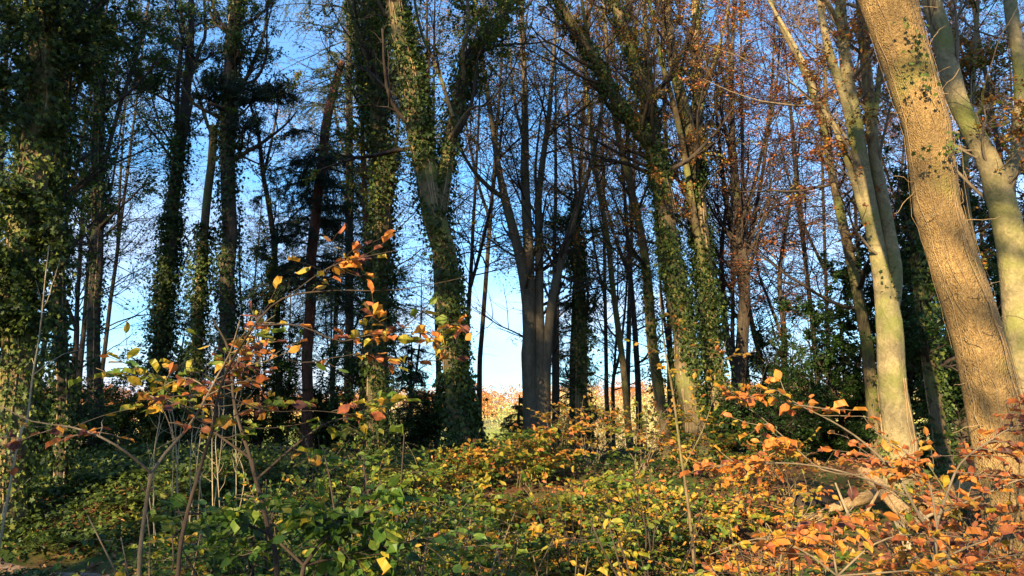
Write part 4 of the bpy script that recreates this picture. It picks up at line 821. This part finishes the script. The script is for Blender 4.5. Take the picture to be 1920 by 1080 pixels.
# foreground saplings: stems traced at their own depth
def sapling(name, label, stems, Y, seed, tint, n2=40, n3=90, L2=.28, L3=.16, ls=.07, nper=5, root_px=None, group=None, bark_='twig', flat=.8, lv0=.25):
    rng = np.random.default_rng(seed + 3000)
    x0 = P(stems[0][0][0], stems[0][0][1], Y)[0]; g = float(H(x0, Y)); root = thing(name, label, 'sapling', (x0, Y, g), group)
    b1 = []
    for k, s in enumerate(stems):
        pts = []
        for j, (px, py, w, dy) in enumerate(s): pts.append(P(px, py, Y + dy))
        rad = [w * .5 / F * Y for _, _, w, _ in s]
        if k == 0: pts.insert(0, np.array([x0, Y, g - .05])); rad.insert(0, rad[0] * 1.25)
        q, r = spline(pts, rad, .05); m1 = MB(); tubes(m1, q, r, 9, 0, bump=1 + .06 * rng.normal(0, 1, (1, len(q), 9))); m1.build('stem' if k == 0 else 'branch', M[bark_], root)
        m = np.linspace(0, len(q) - 1, 24).astype(int); b1.append(q[m])
    b1 = np.array(b1); sel = b1[1:] if len(b1) > 1 else b1
    m1 = MB(); s, d, ip, t = children(rng, sel, n2, lv0, 1, 50, flat); b2 = grow(rng, s, d * [1, 1, .6], L2 * rng.uniform(.4, 1.1, n2), 7, .12, -.01); tubes(m1, b2, .0028 * np.linspace(1, .4, 7)[None] + np.zeros((n2, 1)), 4, 0)
    s, d, _, _ = children(rng, b2, n3, .2, 1, 45, flat); b3 = grow(rng, s, d * [1, 1, .6], L3 * rng.uniform(.5, 1.1, n3), 5, .12, -.01); tubes(m1, b3, np.full((n3, 5), .0014), 3, 0)
    m2 = MB(); m2.add(np.concatenate(m1.v), [np.concatenate([f for f, _, _ in m1.f if f.shape[1] == 4])], 0, 1); sprays(m2, rng, b3, nper, ls, tint, droop=.3); sprays(m2, rng, b2, 3, ls, tint, droop=.3); m2.build('foliage', [M['leaf'], M[bark_]], root); return root
sapling('beech_sapling', 'grey forked sapling with reddish leaves in the left foreground', [[(258, 1120, 8.6, 0), (262, 1040, 7.6, 0), (272, 960, 7.1, 0), (284, 885, 7.1, 0)],
        [(284, 888, 5.9, 0), (310, 850, 5.9, .05), (350, 805, 5.4, .1), (378, 760, 4.9, .1), (405, 710, 3.8, .15), (432, 660, 3.2, .1), (450, 600, 2.2, 0)], [(284, 888, 4.9, 0), (240, 850, 4.3, -.1), (190, 820, 3.8, -.15), (130, 800, 3.2, -.1), (60, 790, 2.2, -.1), (0, 760, 1.7, -.1)],
        [(405, 712, 2.7, .1), (440, 690, 2.2, .2), (465, 640, 1.7, .3), (490, 580, 1.0, .3)], [(330, 830, 2.2, 0), (300, 760, 1.7, .1), (240, 715, 1.0, .1), (180, 690, 1.0, 0)]], 2.9, 1, (.80, .14), 20, 36, .24, .18, .052, 3, bark_='young')
sapling('beech_sapling', 'arching sapling sprig of orange and yellow leaves spread across the left middle', [[(330, 1120, 8.6, .1), (345, 990, 7.9, .1), (375, 880, 7.2, .1), (400, 800, 6.5, .1)],
        [(400, 800, 5.8, .1), (415, 720, 5.0, .1), (470, 620, 4.3, 0), (530, 560, 3.6, 0), (620, 545, 2.9, 0), (720, 545, 2.2, 0), (800, 535, 1.4, 0), (870, 520, 1.4, 0)], [(480, 610, 2.9, 0), (560, 610, 2.9, 0), (640, 640, 2.2, 0), (720, 620, 1.4, 0), (800, 625, 1.4, 0), (870, 600, 1.4, 0)],
        [(540, 555, 2.2, 0), (620, 500, 2.2, .1), (700, 478, 1.4, .1), (790, 462, 1.2, .1)], [(470, 640, 2.2, 0), (560, 680, 1.8, .1), (660, 665, 1.4, .1), (760, 672, 1.1, .1)], [(420, 740, 2.9, .1), (500, 770, 2.2, 0), (590, 770, 1.8, 0), (680, 780, 1.4, 0)]], 2.75, 2, (.68, .15), 24, 36, .15, .14, .054, 3, lv0=.3)
sapling('hazel_sapling', 'hazel sapling with round green and yellow leaves behind the forked sapling', [[(520, 1100, 10, 0), (500, 980, 9, 0), (470, 860, 8, 0)],
        [(470, 860, 7, 0), (440, 760, 6, 0), (430, 660, 5, 0), (400, 600, 3, 0)], [(470, 860, 5, 0), (350, 770, 4, 0), (280, 700, 3, 0), (220, 690, 2, 0)], [(480, 900, 5, 0), (560, 830, 4, 0), (620, 790, 3, 0), (690, 780, 2, 0)]], 3.6, 3, (.42, .10), 22, 40, .3, .16, .075, 3)
sapling('hazel_sapling', 'low hazel with broad green leaves at the bottom left of centre', [[(560, 1150, 10, 0), (570, 1060, 8, 0)], [(570, 1060, 7, 0), (620, 1000, 6, 0), (690, 960, 5, 0), (760, 930, 3, 0)], [(570, 1060, 6, 0), (500, 1000, 5, 0), (420, 970, 4, 0), (330, 960, 3, 0)], [(570, 1060, 6, 0), (650, 1040, 5, .1), (740, 1020, 4, .1), (800, 1010, 3, .1)]], 3.2, 4, (.24, .08), 34, 80, .26, .14, .075, 4)
sapling('beech_sapling', 'bright orange beech sapling arching over the right foreground', [[(1840, 1150, 8.4, 0), (1780, 1050, 7.2, 0), (1720, 960, 6.6, 0)],
        [(1720, 960, 5.4, 0), (1680, 890, 4.8, 0), (1620, 830, 3.6, 0), (1560, 790, 3.0, 0), (1500, 760, 1.8, 0), (1470, 740, 1.2, 0)], [(1700, 930, 4.2, 0), (1600, 890, 3.0, -.1), (1500, 870, 2.4, -.1), (1400, 870, 1.8, -.1), (1310, 880, 1.2, -.1)],
        [(1600, 890, 2.4, .1), (1540, 880, 2.4, .1), (1470, 820, 1.8, .1), (1410, 770, 1.5, .1), (1350, 745, 1.2, .1)], [(1760, 1010, 4.2, 0), (1740, 900, 3.6, .1), (1700, 850, 2.4, .1), (1640, 810, 1.8, .1)]], 3.4, 5, (.77, .06), 36, 46, .2, .14, .056, 4, bark_='young')
sapling('beech_sapling', 'russet beech sapling in front of the massive leaning trunk', [[(1760, 1150, 7.2, 0), (1755, 1000, 6.6, 0), (1770, 940, 6.0, 0)],
        [(1770, 940, 4.8, 0), (1800, 870, 3.6, 0), (1850, 830, 3.0, 0), (1900, 800, 2.4, 0), (1960, 780, 1.2, 0)], [(1765, 960, 4.2, 0), (1840, 930, 3.0, .1), (1910, 900, 2.4, .1), (1980, 890, 1.2, .1)], [(1755, 990, 4.2, 0), (1700, 930, 3.0, .1), (1690, 880, 2.4, .2), (1660, 860, 1.2, .2)],
        [(1760, 1050, 4.2, 0), (1830, 1020, 3.0, 0), (1900, 1000, 2.4, 0), (1960, 990, 1.2, 0)]], 3.9, 6, (.86, .07), 38, 70, .26, .15, .056, 4, bark_='young')
sapling('beech_sapling', 'low orange beech sapling at the bottom right corner of the wood', [[(1560, 1150, 6.0, 0), (1570, 1080, 5.4, 0)], [(1570, 1080, 4.2, 0), (1500, 1030, 3.0, 0), (1420, 1010, 2.4, 0), (1330, 1040, 1.2, 0)], [(1570, 1080, 4.2, 0), (1640, 1020, 3.0, 0), (1720, 1000, 2.4, 0), (1820, 1010, 1.2, 0)],
        [(1570, 1080, 4.2, 0), (1560, 1000, 3.0, .1), (1600, 950, 2.4, .1), (1590, 900, 1.2, .1)], [(1570, 1080, 3.6, 0), (1700, 1070, 3.0, -.1), (1800, 1060, 2.4, -.1), (1900, 1040, 1.2, -.1)]], 3.1, 7, (.76, .1), 20, 34, .26, .14, .06, 4, bark_='young')
sapling('young_tree', 'thin pale upright sapling in front of the slanting mossy pole', [[(1300, 1040, 6.3, 0), (1288, 930, 5.6, 0), (1276, 850, 4.9, 0)], [(1276, 850, 4.9, 0), (1262, 740, 4.2, 0), (1245, 640, 2.8, 0), (1236, 540, 1.4, 0)], [(1280, 880, 2.8, 0), (1320, 800, 2.1, 0), (1350, 700, 1.4, 0), (1360, 640, 1.0, 0)]], 6.5, 8, (.6, .1), 14, 26, .35, .2, .06, 3, bark_='brown')
sapling('bramble', 'sunlit yellow green bramble shoots in front of the central ivied trunks', [[(690, 960, 6, 0), (690, 920, 5, 0)], [(690, 920, 5, 0), (685, 890, 4, 0), (680, 870, 3, 0), (670, 855, 2, 0)], [(690, 920, 5, 0), (740, 895, 4, 0), (780, 885, 3, 0), (810, 890, 2, 0)], [(690, 930, 4, 0), (650, 910, 3, 0), (620, 905, 2, 0), (600, 915, 2, 0)]], 7.6, 9, (.36, .05), 30, 60, .25, .14, .07, 4)

# ---- dead stalks on the left bank
def stalk(px0, py0, px1, py1, Y, seed):
    rng = np.random.default_rng(seed); a = P(px0, py0, Y); a[2] = float(H(a[0], Y)) - .03; b = P(px1, py1, Y); m = (a + b) / 2 + rng.normal(0, .06, 3); m2 = (m + b) / 2 + rng.normal(0, .05, 3)
    q, r = spline([a, m, m2, b], [.006, .005, .0035, .002], .05); mb = MB(); tubes(mb, q, r, 6, 0)
    s, d, _, _ = children(rng, q[None], 5, .3, 1, 35); bb = grow(rng, s, d, rng.uniform(.1, .35, 5), 6, .15, .05); tubes(mb, bb, .003 * np.linspace(1, .5, 6)[None] + np.zeros((5, 1)), 4, 0)
    tag(mb.build('dead_stalk', M['pale'], None, a), 'pale bare dead stalk standing on the left bank below the ivied pines', 'stalk', 'pale dead stalks on the left bank')
for k in range(14):
    px = [300, 325, 345, 362, 380, 398, 410, 425, 440, 455, 335, 372, 390, 310, 466, 480, 285, 430, 352, 404][k]
    stalk(px + R_.uniform(-6, 6), 900, px + R_.uniform(-28, 28), R_.uniform(640, 820), 8.0 + R_.uniform(-.5, .8), 700 + k)
q_ = [(30, 850), (50, 790), (62, 700), (75, 620), (85, 520), (92, 460)]
pts = [P(x, y, 5.2 + .1 * k) for k, (x, y) in enumerate(q_)]; pts.insert(0, np.array([pts[0][0] - .1, 5.2, float(H(pts[0][0], 5.2)) - .03])); q, r = spline(pts, [.008, .008, .007, .006, .005, .004, .003], .06)
rng = np.random.default_rng(71); mb = MB(); tubes(mb, q, r, 7, 0); s, d, _, _ = children(rng, q[None], 7, .3, 1, 35); bb = grow(rng, s, d, rng.uniform(.2, .5, 7), 7, .15, .05); tubes(mb, bb, .004 * np.linspace(1, .5, 7)[None] + np.zeros((7, 1)), 4, 0)
tag(mb.build('climbing_stem', M['pale'], None, pts[0]), 'long pale bare stem curving up in front of the sunlit ivy tree', 'stem')

# ------------------------------------------------------------------ dead wood on the right
def log(name, label, a, b, Y0, Y1, w0, w1, seed, mat='wood', splinter=True, cat='log', bend=.03):
    rng = np.random.default_rng(seed); p0, p1 = P(a[0], a[1], Y0), P(b[0], b[1], Y1)
    mid = (p0 + p1) / 2 + rng.normal(0, bend, 3); q, r = spline([p0, mid, p1], [w0 * .5 / F * Y0, (w0 + w1) * .25 / F * Y0, w1 * .5 / F * Y1], .03)
    mb = MB(); sides = 18; th = np.linspace(0, 6.283, sides, endpoint=False); bp = 1 + .16 * np.sin(3 * th + 1)[None] + .10 * np.sin(7 * th)[None] + rng.normal(0, .03, (len(q), sides))
    tubes(mb, q, r, sides, 0, bump=bp[None])
    mb.add(q[0] + r[0] * .0 + np.array([[0, 0, 0]]) + np.zeros((3, 3)) + rng.normal(0, .001, (3, 3)), np.array([[0, 1, 2]]))
    o = mb.build(name, M[mat], None, p0); tag(o, label, cat)
    if splinter:
        m2 = MB(); n = 14; d = unit(p1 - p0); s = p1 + rng.normal(0, r[-1] * .5, (n, 3)); bb = grow(rng, s - d * .05, np.repeat(d[None], n, 0) + rng.normal(0, .10, (n, 3)), rng.uniform(.08, .22, n), 4, .02, 0)
        tubes(m2, bb, (r[-1] * .32) * np.linspace(1, .08, 4)[None] * rng.uniform(.5, 1.2, n)[:, None], 5, 0); c = m2.build('splinter', M[mat], None, p0); c.parent = o; c.location = (0, 0, 0)
    return o
log('broken_branch', 'pale snapped branch lying level left of the splintered upright one', (1650, 925), (1532, 965), 8.7, 8.4, 22, 13, 1)
log('broken_branch', 'splintered pale branch leaning down to the right with a torn end', (1618, 880), (1696, 962), 8.6, 8.0, 19, 25, 2)
log('fallen_log', 'weathered brown log lying up behind the foot of the massive trunk', (1740, 966), (1850, 876), 8.0, 8.6, 40, 46, 3, 'oak', True)
log('fallen_log', 'thin grey log under the weathered brown log', (1720, 975), (1830, 940), 7.9, 8.2, 14, 10, 4, 'pale')
log('fallen_log', 'dark mossy log end half buried left of the broken branches', (1480, 945), (1560, 930), 9.0, 9.3, 40, 34, 5, 'dark', False)
log('broken_branch', 'pale upright broken stick beneath the splintered branch', (1725, 1070), (1690, 985), 7.2, 7.5, 22, 14, 6, 'pale')
log('stick', 'thin pale stick rising between the broken branches', (1600, 985), (1566, 905), 8.0, 8.0, 6, 3, 7, 'pale', False, 'stick')
log('stick', 'pinkish bare stick propped right of the thin pale stick', (1612, 985), (1648, 920), 7.9, 7.9, 7, 4, 8, 'vine', False, 'stick')
